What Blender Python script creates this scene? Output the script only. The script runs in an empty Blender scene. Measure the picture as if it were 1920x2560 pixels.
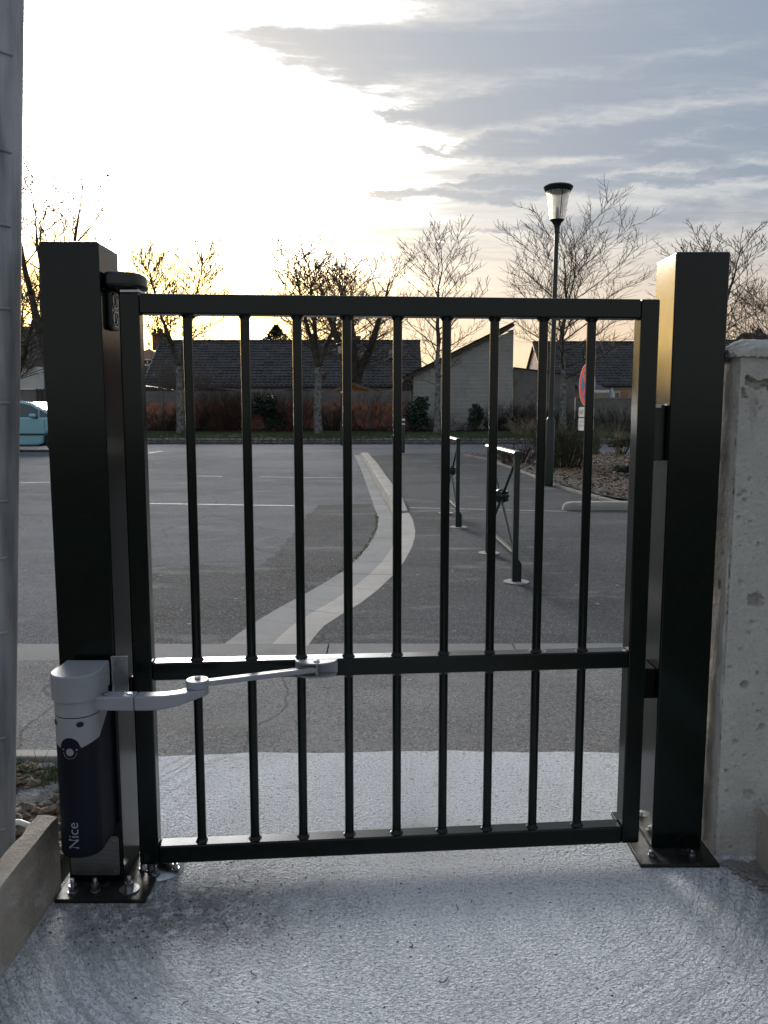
import bpy, bmesh, math, random
from mathutils import Vector, Matrix
R = math.radians
rnd = random.Random(7)
sc = bpy.context.scene
COL = sc.collection

# ------------------------------------------------------------------ camera
F = 2050.0                       # focal length in photo pixels (1920 x 2560)
HC = 1.25                        # camera height
PITCH = math.atan(250.0 / F)
cam_d = bpy.data.cameras.new('camera')
cam = bpy.data.objects.new('camera', cam_d)
COL.objects.link(cam)
cam.location = (0, 0, HC)
cam.rotation_euler = (math.pi / 2 - PITCH, 0, 0)
cam_d.sensor_fit = 'VERTICAL'
cam_d.sensor_height = 36.0
cam_d.lens = F / 2560 * 36.0
cam_d.clip_start = 0.05
cam_d.clip_end = 6000
sc.camera = cam

# ------------------------------------------------------------------ sky
SUN_AZ, SUN_EL = R(-15.0), R(16.0)          # azimuth from +Y towards +X
SUN = Vector((math.sin(SUN_AZ) * math.cos(SUN_EL), math.cos(SUN_AZ) * math.cos(SUN_EL), math.sin(SUN_EL)))
world = bpy.data.worlds.new('World')
sc.world = world
world.use_nodes = True
nt = world.node_tree
nt.nodes.clear()
def N(t, tp, **kw):
    n = t.nodes.new(tp)
    for k, v in kw.items():
        setattr(n, k, v)
    return n
def L(t, a, b):
    t.links.new(a, b)
class NT:
    """small helper to write node maths"""
    def __init__(s, t): s.t = t
    def val(s, sock, v):
        if isinstance(v, bpy.types.NodeSocket): s.t.links.new(v, sock)
        else: sock.default_value = v
    def m(s, op, a, b=0.0, c=0.0, clamp=False):
        n = s.t.nodes.new('ShaderNodeMath'); n.operation = op; n.use_clamp = clamp
        s.val(n.inputs[0], a); s.val(n.inputs[1], b); s.val(n.inputs[2], c)
        return n.outputs[0]
    def mix(s, f, a, b, mode='MIX'):
        n = s.t.nodes.new('ShaderNodeMix'); n.data_type = 'RGBA'; n.blend_type = mode
        s.val(n.inputs[0], f)
        for i, v in ((6, a), (7, b)):
            if isinstance(v, bpy.types.NodeSocket): s.t.links.new(v, n.inputs[i])
            else: n.inputs[i].default_value = (v[0], v[1], v[2], 1)
        return n.outputs[2]
    def noise(s, vec, scale, detail=4, rough=.55, dist=0.0, dim='3D'):
        n = s.t.nodes.new('ShaderNodeTexNoise'); n.noise_dimensions = dim
        if vec is not None: s.t.links.new(vec, n.inputs['Vector'])
        n.inputs['Scale'].default_value = scale; n.inputs['Detail'].default_value = detail
        n.inputs['Roughness'].default_value = rough; n.inputs['Distortion'].default_value = dist
        return n.outputs[0]
    def vor(s, vec, scale, feat='F1'):
        n = s.t.nodes.new('ShaderNodeTexVoronoi'); n.feature = feat
        if vec is not None: s.t.links.new(vec, n.inputs['Vector'])
        n.inputs['Scale'].default_value = scale
        return n
    def ramp(s, v, lo, hi, a=0.0, b=1.0):
        n = s.t.nodes.new('ShaderNodeMapRange'); n.interpolation_type = 'SMOOTHSTEP'
        s.val(n.inputs[0], v)
        n.inputs[1].default_value = lo; n.inputs[2].default_value = hi
        n.inputs[3].default_value = a; n.inputs[4].default_value = b
        return n.outputs[0]
    def xyz(s, v):
        n = s.t.nodes.new('ShaderNodeSeparateXYZ'); s.t.links.new(v, n.inputs[0]); return n.outputs
    def comb(s, x, y, z=0.0):
        n = s.t.nodes.new('ShaderNodeCombineXYZ')
        s.val(n.inputs[0], x); s.val(n.inputs[1], y); s.val(n.inputs[2], z); return n.outputs[0]
    def noise_vec(s, vec):
        n = s.t.nodes.new('ShaderNodeTexNoise'); s.t.links.new(vec, n.inputs['Vector']); n.inputs['Scale'].default_value = 1.3; n.inputs['Detail'].default_value = 5
        a = s.t.nodes.new('ShaderNodeVectorMath'); a.operation = 'MULTIPLY_ADD'
        s.t.links.new(n.outputs['Color'], a.inputs[0]); a.inputs[1].default_value = (.7, .7, 0); s.t.links.new(vec, a.inputs[2])
        return a.outputs[0]
    def obj(s):
        return s.t.nodes.new('ShaderNodeTexCoord').outputs['Object']
    def mapping(s, vec, scale=(1, 1, 1), rot=(0, 0, 0), loc=(0, 0, 0)):
        n = s.t.nodes.new('ShaderNodeMapping'); s.t.links.new(vec, n.inputs[0])
        n.inputs['Location'].default_value = loc; n.inputs['Rotation'].default_value = rot
        n.inputs['Scale'].default_value = scale; return n.outputs[0]

w = NT(nt)
SKY_STRENGTH = 0.1
out = N(nt, 'ShaderNodeOutputWorld'); bg = N(nt, 'ShaderNodeBackground'); L(nt, bg.outputs[0], out.inputs[0])
bg.inputs[1].default_value = SKY_STRENGTH
sky = N(nt, 'ShaderNodeTexSky'); sky.sky_type = 'NISHITA'; sky.sun_disc = False
sky.sun_elevation = SUN_EL; sky.sun_rotation = SUN_AZ
sky.air_density = 1.0; sky.dust_density = 2.0; sky.ozone_density = 1.0
gen = N(nt, 'ShaderNodeTexCoord').outputs['Generated']
dn = N(nt, 'ShaderNodeVectorMath', operation='NORMALIZE'); L(nt, gen, dn.inputs[0])
dx, dy, dz = w.xyz(dn.outputs[0])
el = w.m('MAXIMUM', dz, 0.0)
zc = w.m('ADD', el, 0.11)
px = w.m('DIVIDE', dx, zc); py = w.m('DIVIDE', dy, zc)
# a flat cloud deck seen in perspective: streaks lie across the view
deck = w.comb(px, py, 0.0)
deck1 = w.mapping(deck, scale=(.40, 1.25, 1), rot=(0, 0, R(-14)), loc=(1.3, .4, 0))
n1 = w.noise(deck1, 1.7, 6, .64, .9)
deck2 = w.mapping(deck, scale=(.7, 2.8, 1), rot=(0, 0, R(-18)), loc=(4.3, 2.4, 0))
n2 = w.noise(deck2, 2.1, 6, .66, .5)
cl = w.m('ADD', w.m('MULTIPLY', n1, .68), w.m('MULTIPLY', n2, .32))
# long wedge-shaped cloud banks, thin end towards the sun
az_ = w.m('DEGREES', w.m('ARCTAN2', dx, dy)) if False else w.m('MULTIPLY', w.m('ARCTAN2', dx, dy), 57.2958)
el_ = w.m('MULTIPLY', w.m('ARCSINE', dz), 57.2958)
wn_ = w.noise(w.mapping(dn.outputs[0], scale=(5, 5, 14)), 1.6, 5, .68)
el_w = w.m('ADD', el_, w.m('MULTIPLY', w.m('SUBTRACT', wn_, .5), 3.6))
bank = None
for az0, el0, ln, hh, slope in ((-14.5, 22.4, 14, 2.1, .02), (-3.5, 18.6, 12, 1.25, .05), (.0, 16.5, 10, .75, .03), (2.0, 14.6, 9, .7, .06), (-2.0, 14.2, 4, .35, .0), (-24, 27.6, 14, 1.6, -.01), (4, 11.6, 12, .8, .04), (-6.0, 26.5, 9, 1.5, .0)):
    t_ = w.ramp(az_, az0, az0 + ln)
    off = w.m('ABSOLUTE', w.m('SUBTRACT', el_w, w.m('ADD', el0, w.m('MULTIPLY', w.m('SUBTRACT', az_, az0), slope))))
    half_ = w.m('ADD', .05, w.m('MULTIPLY', t_, hh))
    mk = w.m('MULTIPLY', w.m('SUBTRACT', 1.0, w.ramp(w.m('DIVIDE', off, half_), .15, 1.55)), w.ramp(t_, .0, .25))
    bank = mk if bank is None else w.m('MAXIMUM', bank, mk)
cl = w.m('ADD', w.m('ADD', cl, -.035), w.m('MULTIPLY', bank, .18))
dens = w.ramp(cl, .35, .70)                   # 0 thin bright veil, 1 thick grey cloud
# forward scattering round the veiled sun
dt = N(nt, 'ShaderNodeVectorMath', operation='DOT_PRODUCT'); L(nt, dn.outputs[0], dt.inputs[0]); dt.inputs[1].default_value = SUN
ang = w.m('ARCCOSINE', w.m('MINIMUM', dt.outputs['Value'], .99999))
angn = w.m('ADD', ang, w.m('MULTIPLY', w.m('SUBTRACT', cl, .5), .9))
gl_core = w.m('POWER', w.ramp(angn, .04, .37, 1.0, 0.0), 2.2)
gl_wide = w.ramp(ang, .05, .85, 1.0, 0.0)
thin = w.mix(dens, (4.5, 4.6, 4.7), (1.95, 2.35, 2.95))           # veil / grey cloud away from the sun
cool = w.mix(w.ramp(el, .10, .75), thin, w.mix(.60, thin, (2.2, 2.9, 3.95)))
warm_h = w.ramp(el, .03, .24, 1.0, 0.0)                        # warm band near the horizon
sunside = w.ramp(ang, .25, 1.6, 1.0, 0.0)
wf = w.m('MULTIPLY', warm_h, w.m('ADD', .12, w.m('MULTIPLY', sunside, .88)))
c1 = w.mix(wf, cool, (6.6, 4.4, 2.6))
c2 = w.mix(w.m('MULTIPLY', gl_wide, w.ramp(dens, 0, 1, .34, .10)), c1, (13, 11.5, 9.0))
core_col = w.mix(w.ramp(el, .12, .34), (36, 25, 10), (170, 174, 180))
c3 = w.mix(gl_core, c2, core_col)
# bright low band under the veiled sun
low_dir = Vector((math.sin(R(-17)) * math.cos(R(4)), math.cos(R(-17)) * math.cos(R(4)), math.sin(R(4))))
dt2 = N(nt, 'ShaderNodeVectorMath', operation='DOT_PRODUCT'); L(nt, dn.outputs[0], dt2.inputs[0]); dt2.inputs[1].default_value = low_dir
ang2 = w.m('ARCCOSINE', w.m('MINIMUM', dt2.outputs['Value'], .99999))
gl_low = w.m('POWER', w.ramp(ang2, .02, .42, 1.0, 0.0), 2.0)
c3 = w.mix(w.m('MULTIPLY', gl_low, .85), c3, (62, 40, 12))
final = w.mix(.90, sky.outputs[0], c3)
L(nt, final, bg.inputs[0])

# ------------------------------------------------------------------ sun (veiled by cloud) and exposure
sl = bpy.data.lights.new('sun', 'SUN'); so = bpy.data.objects.new('sun', sl); COL.objects.link(so)
sl.energy = 1.5; sl.angle = R(12); sl.color = (1.0, .94, .86)
so.rotation_euler = SUN.to_track_quat('Z', 'Y').to_euler()
sc.view_settings.view_transform = 'Standard'
sc.view_settings.look = 'None'
sc.view_settings.exposure = 0.45
sc.view_settings.gamma = 1.0

# ------------------------------------------------------------------ photo pixel helpers (1659-wide reading of the photo)
K = 1920.0 / 1659.0
CP, SP = math.cos(PITCH), math.sin(PITCH)
def ray(x, y):
    a = (x * K - 960) / F; b = -(y * K - 1280) / F
    return Vector((a, CP + b * SP, -SP + b * CP))
def G(x, y, z=0.0):
    d = ray(x, y); t = (z - HC) / d.z
    return Vector((d.x * t, d.y * t, z))
def P(x, y, Y):
    d = ray(x, y); t = Y / d.y
    return Vector((d.x * t, Y, HC + d.z * t))

# ------------------------------------------------------------------ mesh helpers
class MB:
    def __init__(s): s.v = []; s.f = []; s.mi = []
    def add(s, vs, fs, mi=0):
        o = len(s.v); s.v.extend([tuple(q) for q in vs]); s.f.extend([tuple(i + o for i in f) for f in fs]); s.mi.extend([mi] * len(fs)); return s
    def box(s, a, b, mi=0, M=None):
        x0, y0, z0 = a; x1, y1, z1 = b
        vs = [(x0,y0,z0),(x1,y0,z0),(x1,y1,z0),(x0,y1,z0),(x0,y0,z1),(x1,y0,z1),(x1,y1,z1),(x0,y1,z1)]
        if M is not None: vs = [M @ Vector(q) for q in vs]
        return s.add(vs, [(0,3,2,1),(4,5,6,7),(0,1,5,4),(1,2,6,5),(2,3,7,6),(3,0,4,7)], mi)
    def tube(s, pts, rad, n=8, cap=True, mi=0):
        pts = [Vector(p) for p in pts]
        if not hasattr(rad, '__len__'): rad = [rad] * len(pts)
        vs = []; fs = []; u = None
        for i, p in enumerate(pts):
            if i == 0: t = pts[1] - p
            elif i == len(pts) - 1: t = p - pts[i-1]
            else: t = pts[i+1] - pts[i-1]
            t.normalize()
            if u is None:
                u = t.orthogonal().normalized()
            else:
                u = (u - t * u.dot(t))
                if u.length < 1e-6: u = t.orthogonal()
                u.normalize()
            wv = t.cross(u)
            for k in range(n):
                a = 2 * math.pi * k / n
                vs.append(p + (u * math.cos(a) + wv * math.sin(a)) * rad[i])
        for i in range(len(pts) - 1):
            for k in range(n):
                k2 = (k + 1) % n
                fs.append((i*n+k, i*n+k2, (i+1)*n+k2, (i+1)*n+k))
        if cap:
            fs.append(tuple(range(n-1, -1, -1))); fs.append(tuple((len(pts)-1)*n + k for k in range(n)))
        return s.add(vs, fs, mi)
    def lathe(s, prof, n=24, c=(0,0,0), mi=0, cap=True):
        vs = []; fs = []
        for r, z in prof:
            for k in range(n):
                a = 2 * math.pi * k / n
                vs.append((c[0] + r*math.cos(a), c[1] + r*math.sin(a), c[2] + z))
        for i in range(len(prof)-1):
            for k in range(n):
                k2 = (k+1) % n
                fs.append((i*n+k, i*n+k2, (i+1)*n+k2, (i+1)*n+k))
        if cap:
            fs.append(tuple(range(n-1,-1,-1))); fs.append(tuple((len(prof)-1)*n+k for k in range(n)))
        return s.add(vs, fs, mi)
    def prism(s, outl, a, b, axis='z', mi=0, M=None):
        """outline of 2-d points (counter-clockwise) extruded along an axis"""
        n = len(outl); vs = []
        for h in (a, b):
            for p, q in outl:
                vs.append((p, q, h) if axis == 'z' else ((p, h, q) if axis == 'y' else (h, p, q)))
        if M is not None: vs = [M @ Vector(q) for q in vs]
        fs = [tuple(range(n-1,-1,-1)), tuple(range(n, 2*n))]
        for i in range(n):
            j = (i+1) % n; fs.append((i, j, n+j, n+i))
        return s.add(vs, fs, mi)
    def quad(s, a, b, c, d, mi=0): return s.add([a,b,c,d], [(0,1,2,3)], mi)
    def build(s, name, mat, parent=None, bevel=0, seg=2, smooth=0, kind=None):
        me = bpy.data.meshes.new(name); me.from_pydata(s.v, [], s.f)
        mats = mat if isinstance(mat, (list, tuple)) else [mat]
        for m_ in mats: me.materials.append(m_)
        if len(mats) > 1: me.polygons.foreach_set('material_index', s.mi)
        if len(s.f) < 60000:
            bm = bmesh.new(); bm.from_mesh(me); bmesh.ops.recalc_face_normals(bm, faces=bm.faces); bm.to_mesh(me); bm.free()
        if smooth:
            me.polygons.foreach_set('use_smooth', [True] * len(me.polygons))
            me.set_sharp_from_angle(angle=R(smooth))
        o = bpy.data.objects.new(name, me); COL.objects.link(o)
        if parent: o.parent = parent
        if bevel:
            b = o.modifiers.new('bevel', 'BEVEL'); b.width = bevel; b.segments = seg; b.limit_method = 'ANGLE'; b.angle_limit = R(40)
        if kind: o['kind'] = kind
        return o
def tag(o, label=None, cat=None, group=None, kind=None):
    if label: o['label'] = label
    if cat: o['category'] = cat
    if group: o['group'] = group
    if kind: o['kind'] = kind
    return o
def thing(name, loc, label, cat, group=None, rz=0):
    o = bpy.data.objects.new(name, None); COL.objects.link(o); o.empty_display_size = .1
    o.location = loc; o.rotation_euler = (0, 0, rz)
    return tag(o, label, cat, group)
def copy_tree(o, parent=None):
    c = o.copy(); COL.objects.link(c); c.parent = parent
    for ch in list(o.children): copy_tree(ch, c)
    return c
def text_mesh(body, size, align='LEFT'):
    cu = bpy.data.curves.new('lettering', 'FONT'); cu.body = body; cu.size = size; cu.align_x = align; cu.resolution_u = 4
    o = bpy.data.objects.new('lettering', cu); COL.objects.link(o)
    dg = bpy.context.evaluated_depsgraph_get(); dg.update()
    me = bpy.data.meshes.new_from_object(o.evaluated_get(dg))
    bpy.data.objects.remove(o); bpy.data.curves.remove(cu)
    return me

# ------------------------------------------------------------------ materials
def mat(name, col, rough=.6, var=.15, scale=6, metal=0, spec=.5, bump=0, bscale=80, col2=None, stretch=(1,1,1), speck=0, speck_scale=200, speck_col=(.02,.02,.02), coat=0, rvar=0, bdist=.004):
    m_ = bpy.data.materials.new(name); m_.use_nodes = True
    t = m_.node_tree; b = t.nodes['Principled BSDF']; q = NT(t)
    co = q.mapping(q.obj(), scale=stretch)
    n = q.noise(co, scale, 5, .6)
    c2 = col2 or tuple(c * (1 - var * 1.6) for c in col)
    c1 = col if col2 else tuple(min(1, c * (1 + var)) for c in col)
    c = q.mix(q.ramp(n, .3, .7), c1, c2)
    if speck:
        v = q.noise(co, speck_scale, 2, .5)
        c = q.mix(q.m('MULTIPLY', q.ramp(v, .56, .70), speck), c, speck_col)
    t.links.new(c, b.inputs['Base Color'])
    b.inputs['Roughness'].default_value = rough
    if rvar:
        t.links.new(q.m('ADD', rough - rvar, q.m('MULTIPLY', q.noise(co, scale * 2.3, 4), rvar * 2)), b.inputs['Roughness'])
    b.inputs['Metallic'].default_value = metal
    b.inputs['Specular IOR Level'].default_value = spec
    if coat: b.inputs['Coat Weight'].default_value = coat; b.inputs['Coat Roughness'].default_value = .08
    if bump:
        bn = t.nodes.new('ShaderNodeBump'); bn.inputs['Strength'].default_value = bump; bn.inputs['Distance'].default_value = bdist
        t.links.new(q.noise(co, bscale, 5, .65), bn.inputs['Height']); t.links.new(bn.outputs[0], b.inputs['Normal'])
    return m_
M = {}
M['green_black'] = mat('dark_green_powder_coat', (.0022, .0058, .0045), .18, .2, 3, bump=.02, bscale=900, rvar=.06, spec=.30, bdist=.0006, speck=.10, speck_scale=70, speck_col=(.035, .035, .030))
M['barrier_green'] = mat('dark_green_gloss_paint', (.0045, .015, .014), .30, .25, 5, bump=.02, bscale=300)
M['dirty_plate'] = mat('dusty_painted_steel', (.012, .014, .013), .45, .4, 14, spec=.3, bump=.15, bscale=120, speck=.6, speck_scale=60, speck_col=(.075, .07, .062), rvar=.15)
M['grey_plastic'] = mat('light_grey_plastic', (.25, .262, .285), .42, .05, 8, bump=.03, bscale=1500, bdist=.0004)
M['navy_plastic'] = mat('navy_plastic', (.003, .005, .013), .5, .15, 6, spec=.2, bump=.05, bscale=1500, bdist=.0004)
M['black_plastic'] = mat('black_plastic', (.012, .012, .012), .35, .15, 6)
M['matte_black'] = mat('matte_black_plastic', (.008, .008, .008), .85, .15, 6, spec=.1)
M['letter_grey'] = mat('grey_print', (.22, .22, .24), .5, .03, 8)
M['zinc'] = mat('zinc_plated_steel', (.42, .43, .45), .30, .2, 25, metal=1, rvar=.1)
M['stainless'] = mat('brushed_steel', (.26, .26, .26), .38, .1, 12, metal=.9, stretch=(1, 1, 14), rvar=.08)
M['galv'] = mat('galvanised_steel', (.31, .32, .335), .5, .3, 16, metal=.1, stretch=(1, 1, .12), rvar=.15, bump=.05, bscale=60)
M['white'] = mat('white_paint', (.75, .75, .73), .45, .06, 4)
M['dark_hole'] = mat('dark_cavity', (.006, .006, .006), .8, .1, 4)

def asphalt(name, c1, c2, patch=.35, chip=.55, bump=.5, tint=None):
    m_ = bpy.data.materials.new(name); m_.use_nodes = True
    t = m_.node_tree; b = t.nodes['Principled BSDF']; q = NT(t); co = q.obj()
    big = q.noise(q.mapping(co, scale=(.6, 1.0, 1)), patch, 6, .6, .4)
    c = q.mix(q.ramp(big, .38, .60), c1, c2)
    mid = q.noise(co, 2.2, 6, .65)
    c = q.mix(q.m('MULTIPLY', q.ramp(mid, .49, .62), .65), c, tuple(x * 1.55 for x in c1))
    v = q.vor(co, 165)
    ch = t.nodes.new('ShaderNodeSeparateColor'); t.links.new(v.outputs['Color'], ch.inputs[0])
    c = q.mix(q.m('MULTIPLY', q.ramp(ch.outputs[0], .70, .95), chip), c, (.34, .335, .33))
    c = q.mix(q.m('MULTIPLY', q.ramp(ch.outputs[1], .55, .95), .55), c, (.03, .03, .031))
    v2 = q.vor(co, 7.0)
    ch2 = t.nodes.new('ShaderNodeSeparateColor'); t.links.new(v2.outputs['Color'], ch2.inputs[0])
    spot = q.m('MULTIPLY', q.m('LESS_THAN', v2.outputs['Distance'], .085), q.m('GREATER_THAN', ch2.outputs[0], .80))
    c = q.mix(q.m('MULTIPLY', spot, .7), c, (.36, .35, .33))
    dust = q.noise(q.mapping(co, scale=(.5, 1.6, 1)), 1.3, 7, .7)
    c = q.mix(q.m('MULTIPLY', q.ramp(dust, .54, .68), .55), c, (.23, .22, .205))
    crk = q.vor(q.mapping(q.noise_vec(co), scale=(1, 1, 1)), .55, 'DISTANCE_TO_EDGE')
    c = q.mix(q.m('MULTIPLY', q.ramp(crk.outputs['Distance'], .0, .006, 1, 0), .5), c, (.03, .03, .03))
    t.links.new(c, b.inputs['Base Color'])
    b.inputs['Roughness'].default_value = .9; b.inputs['Specular IOR Level'].default_value = .08
    bn = t.nodes.new('ShaderNodeBump'); bn.inputs['Strength'].default_value = bump; bn.inputs['Distance'].default_value = .006
    t.links.new(q.m('ADD', v.outputs['Distance'], q.m('MULTIPLY', q.noise(co, 60, 4, .7), .8)), bn.inputs['Height'])
    t.links.new(bn.outputs[0], b.inputs['Normal'])
    return m_
M['asphalt'] = asphalt('parking_asphalt', (.088, .095, .110), (.135, .144, .164))
M['asphalt_dark'] = asphalt('dark_asphalt', (.038, .040, .043), (.066, .069, .074), .9)
M['asphalt_walk'] = asphalt('footway_asphalt', (.054, .056, .060), (.082, .085, .090), .6, .4)
M['asphalt_brown'] = asphalt('worn_brownish_asphalt', (.165, .162, .157), (.225, .222, .215), 1.1, .7, .6)

def concrete(name, c1, c2, scale=1.4, pits=.5, bump=.5, stain=(.12,.105,.09), stainf=.4, vert=False):
    m_ = bpy.data.materials.new(name); m_.use_nodes = True
    t = m_.node_tree; b = t.nodes['Principled BSDF']; q = NT(t); co = q.obj()
    a = q.noise(co, scale, 7, .65, .4)
    c = q.mix(q.ramp(a, .3, .7), c1, c2)
    g = q.noise(q.mapping(co, scale=(1, 1, .3) if vert else (1, 1, 1), loc=(3, 1, 2)), scale * 2.7, 6, .7, .6)
    c = q.mix(q.m('MULTIPLY', q.ramp(g, .50, .72), stainf), c, stain)
    fine = q.noise(co, 95, 4, .7)
    c = q.mix(q.m('MULTIPLY', q.ramp(fine, .55, .75), pits), c, tuple(x * .35 for x in c2))
    c = q.mix(q.m('MULTIPLY', q.ramp(fine, .25, .42, 1, 0), .35), c, tuple(min(1, x * 1.35) for x in c1))
    t.links.new(c, b.inputs['Base Color']); b.inputs['Roughness'].default_value = .85; b.inputs['Specular IOR Level'].default_value = .3
    bn = t.nodes.new('ShaderNodeBump'); bn.inputs['Strength'].default_value = bump; bn.inputs['Distance'].default_value = .006
    t.links.new(q.m('ADD', q.noise(co, 60, 6, .7), q.m('MULTIPLY', q.noise(co, 9, 4, .6), 1.2)), bn.inputs['Height'])
    t.links.new(bn.outputs[0], b.inputs['Normal'])
    return m_
M['pillar'] = concrete('old_cast_concrete', (.50, .485, .445), (.40, .385, .35), 3.2, .7, 1.0, (.20, .165, .13), .75, True)
M['board'] = concrete('aged_precast_concrete', (.40, .355, .295), (.25, .215, .175), 4.5, .75, 1.0, (.50, .49, .47), .75)
M['kerb'] = concrete('kerb_concrete', (.36, .34, .30), (.27, .25, .22), 1.6, .4, .5, (.16, .14, .12), .4)
M['gutter_a'] = concrete('gutter_concrete', (.22, .222, .22), (.17, .17, .167), 1.5, .35, .4, (.13, .12, .105), .35)
M['channel'] = concrete('worn_channel_concrete', (.165, .166, .168), (.125, .126, .128), 1.2, .4, .4, (.09, .088, .084), .5)
M['gutter_b'] = concrete('pale_gutter_concrete', (.36, .34, .31), (.28, .265, .24), 1.5, .3, .4, (.18, .16, .14), .3)
M['block'] = concrete('concrete_block', (.42, .415, .39), (.33, .325, .305), .8, .3, .4, (.15, .145, .135), .35)
M['mortar'] = mat('pale_mortar', (.52, .51, .48), .9, .15, 3, bump=.3, bscale=40)
M['render'] = concrete('weathered_render', (.23, .22, .205), (.15, .145, .135), .5, .2, .4, (.05, .05, .048), .75)
M['stone'] = concrete('rough_stone', (.26, .25, .23), (.17, .16, .15), 2.5, .3, .5)

# brushed apron slab: swirled broom ridges, fine pitting, rusty and dark stains
def slab_mat():
    m_ = bpy.data.materials.new('brushed_concrete'); m_.use_nodes = True
    t = m_.node_tree; b = t.nodes['Principled BSDF']; q = NT(t); co = q.obj()
    x, y, z = q.xyz(co)
    wob = q.noise(co, 2.1, 4, .6)
    cx = q.m('SUBTRACT', x, .10); cy = q.m('SUBTRACT', y, 2.35)
    r0 = q.m('SQRT', q.m('ADD', q.m('MULTIPLY', cx, cx), q.m('MULTIPLY', cy, cy)))
    th = q.m('ARCTAN2', cx, q.m('MULTIPLY', cy, -1.0))
    rr = q.m('ADD', r0, q.m('MULTIPLY', wob, .09))
    rr = q.m('ADD', rr, q.m('MULTIPLY', q.noise(co, 30, 5, .8), .018))
    # broom strokes: noise stretched along the sweep of the brush
    pol = q.comb(q.m('MULTIPLY', rr, 46.0), q.m('MULTIPLY', th, 2.4), 0.0)
    broom = q.noise(pol, 1.0, 4, .6)
    zone = q.m('MULTIPLY', q.ramp(rr, .62, 1.0), q.ramp(q.noise(co, 1.9, 4, .6), .28, .50))
    ridge = q.m('MULTIPLY', q.m('MULTIPLY', q.ramp(broom, .48, .60), zone), q.ramp(q.noise(co, 55, 4, .8), .34, .58))
    strk = q.noise(q.comb(q.m('MULTIPLY', r0, 150.0), q.m('MULTIPLY', th, 62.0), 0.0), 1.0, 2, .5)
    grit = q.noise(co, 170, 1, .5)
    crumb = q.noise(co, 85, 2, .6)
    a = q.noise(co, 1.7, 6, .6, .3)
    c = q.mix(q.ramp(a, .3, .7), (.70, .715, .74), (.61, .62, .64))
    c = q.mix(q.m('MULTIPLY', q.ramp(crumb, .56, .66), .50), c, (.25, .255, .265))
    c = q.mix(q.m('MULTIPLY', q.ramp(strk, .60, .72), .42), c, (.20, .20, .205))
    c = q.mix(q.m('MULTIPLY', q.ramp(grit, .30, .42, 1, 0), .6), c, (.84, .84, .84))
    c = q.mix(q.m('MULTIPLY', ridge, .16), c, (.78, .80, .83))
    # pinholes and flecks
    v = q.vor(co, 30); chn = t.nodes.new('ShaderNodeSeparateColor'); t.links.new(v.outputs['Color'], chn.inputs[0])
    hole = q.m('MULTIPLY', q.m('LESS_THAN', v.outputs['Distance'], .10), q.m('GREATER_THAN', chn.outputs[0], .72))
    c = q.mix(q.m('MULTIPLY', hole, .85), c, (.035, .034, .033))
    # grinding dust and rust spread round the hinge post foot
    dxx = q.m('MULTIPLY', q.m('SUBTRACT', x, -.50), 1.25); dyy = q.m('MULTIPLY', q.m('SUBTRACT', y, 1.93), 2.3)
    rd = q.m('SQRT', q.m('ADD', q.m('MULTIPLY', dxx, dxx), q.m('MULTIPLY', dyy, dyy)))
    rd = q.m('ADD', rd, q.m('MULTIPLY', q.m('SUBTRACT', q.noise(co, 5, 6, .7), .5), .75))
    dirt = q.ramp(rd, .0, .75, 1, 0)
    dm = q.m('MULTIPLY', dirt, q.ramp(q.noise(co, 34, 5, .75), .30, .55))
    c = q.mix(q.m('MULTIPLY', dm, .72), c, (.085, .078, .070))
    rs = q.noise(q.mapping(co, loc=(5, 2, 0)), 3.3, 6, .7)
    c = q.mix(q.m('MULTIPLY', q.ramp(rs, .62, .76), .55), c, (.20, .145, .10))
    t.links.new(c, b.inputs['Base Color']); b.inputs['Roughness'].default_value = .95; b.inputs['Specular IOR Level'].default_value = .10
    h = q.m('ADD', q.m('MULTIPLY', ridge, .6), q.m('ADD', q.m('MULTIPLY', grit, .45), q.m('MULTIPLY', crumb, .75)))
    h = q.m('SUBTRACT', h, q.m('MULTIPLY', q.ramp(strk, .5, .66), .5))
    h = q.m('SUBTRACT', h, q.m('MULTIPLY', hole, .8))
    bn = t.nodes.new('ShaderNodeBump'); bn.inputs['Strength'].default_value = 1.0; bn.inputs['Distance'].default_value = .009
    t.links.new(h, bn.inputs['Height']); t.links.new(bn.outputs[0], b.inputs['Normal'])
    return m_
M['slab'] = slab_mat()
M['soil'] = mat('dry_soil', (.13, .095, .065), .95, .4, 9, bump=1, bscale=60, speck=.5, speck_scale=90)
M['earth'] = mat('far_ground', (.07, .075, .04), .95, .3, .05)
M['lawn'] = mat('lawn_soil', (.030, .052, .016), .95, .4, .8, bump=.6, bscale=30)
M['grass'] = mat('grass_blades', (.045, .085, .022), .7, .35, .6)
M['line'] = mat('worn_road_paint', (.34, .345, .35), .7, .1, 3, speck=1.0, speck_scale=11, speck_col=(.13, .13, .135))
M['bark'] = mat('grey_bark', (.20, .195, .18), .9, .4, 6, bump=.8, bscale=14, speck=.8, speck_scale=9, speck_col=(.03, .027, .024), bdist=.02)
M['bark_dark'] = mat('dark_bark', (.070, .058, .046), .9, .35, 4, bump=.7, bscale=16, bdist=.02)
M['twig'] = mat('twig_bark', (.12, .093, .066), .8, .25, 2)
M['twig_red'] = mat('reddish_twig', (.065, .028, .022), .8, .35, 2)
M['twig_dark'] = mat('undergrowth_twig', (.032, .022, .017), .85, .35, 2)
M['straw'] = mat('dry_straw', (.30, .235, .14), .8, .25, 3)
M['leaf_dark'] = mat('evergreen_leaf', (.020, .048, .026), .5, .4, 3)
M['leaf_olive'] = mat('olive_leaf', (.055, .055, .022), .6, .4, 3)
M['leaf_green'] = mat('grass_leaf', (.11, .15, .05), .6, .3, 3)
M['moss'] = mat('yellow_moss', (.17, .16, .035), .9, .3, 9)
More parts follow.
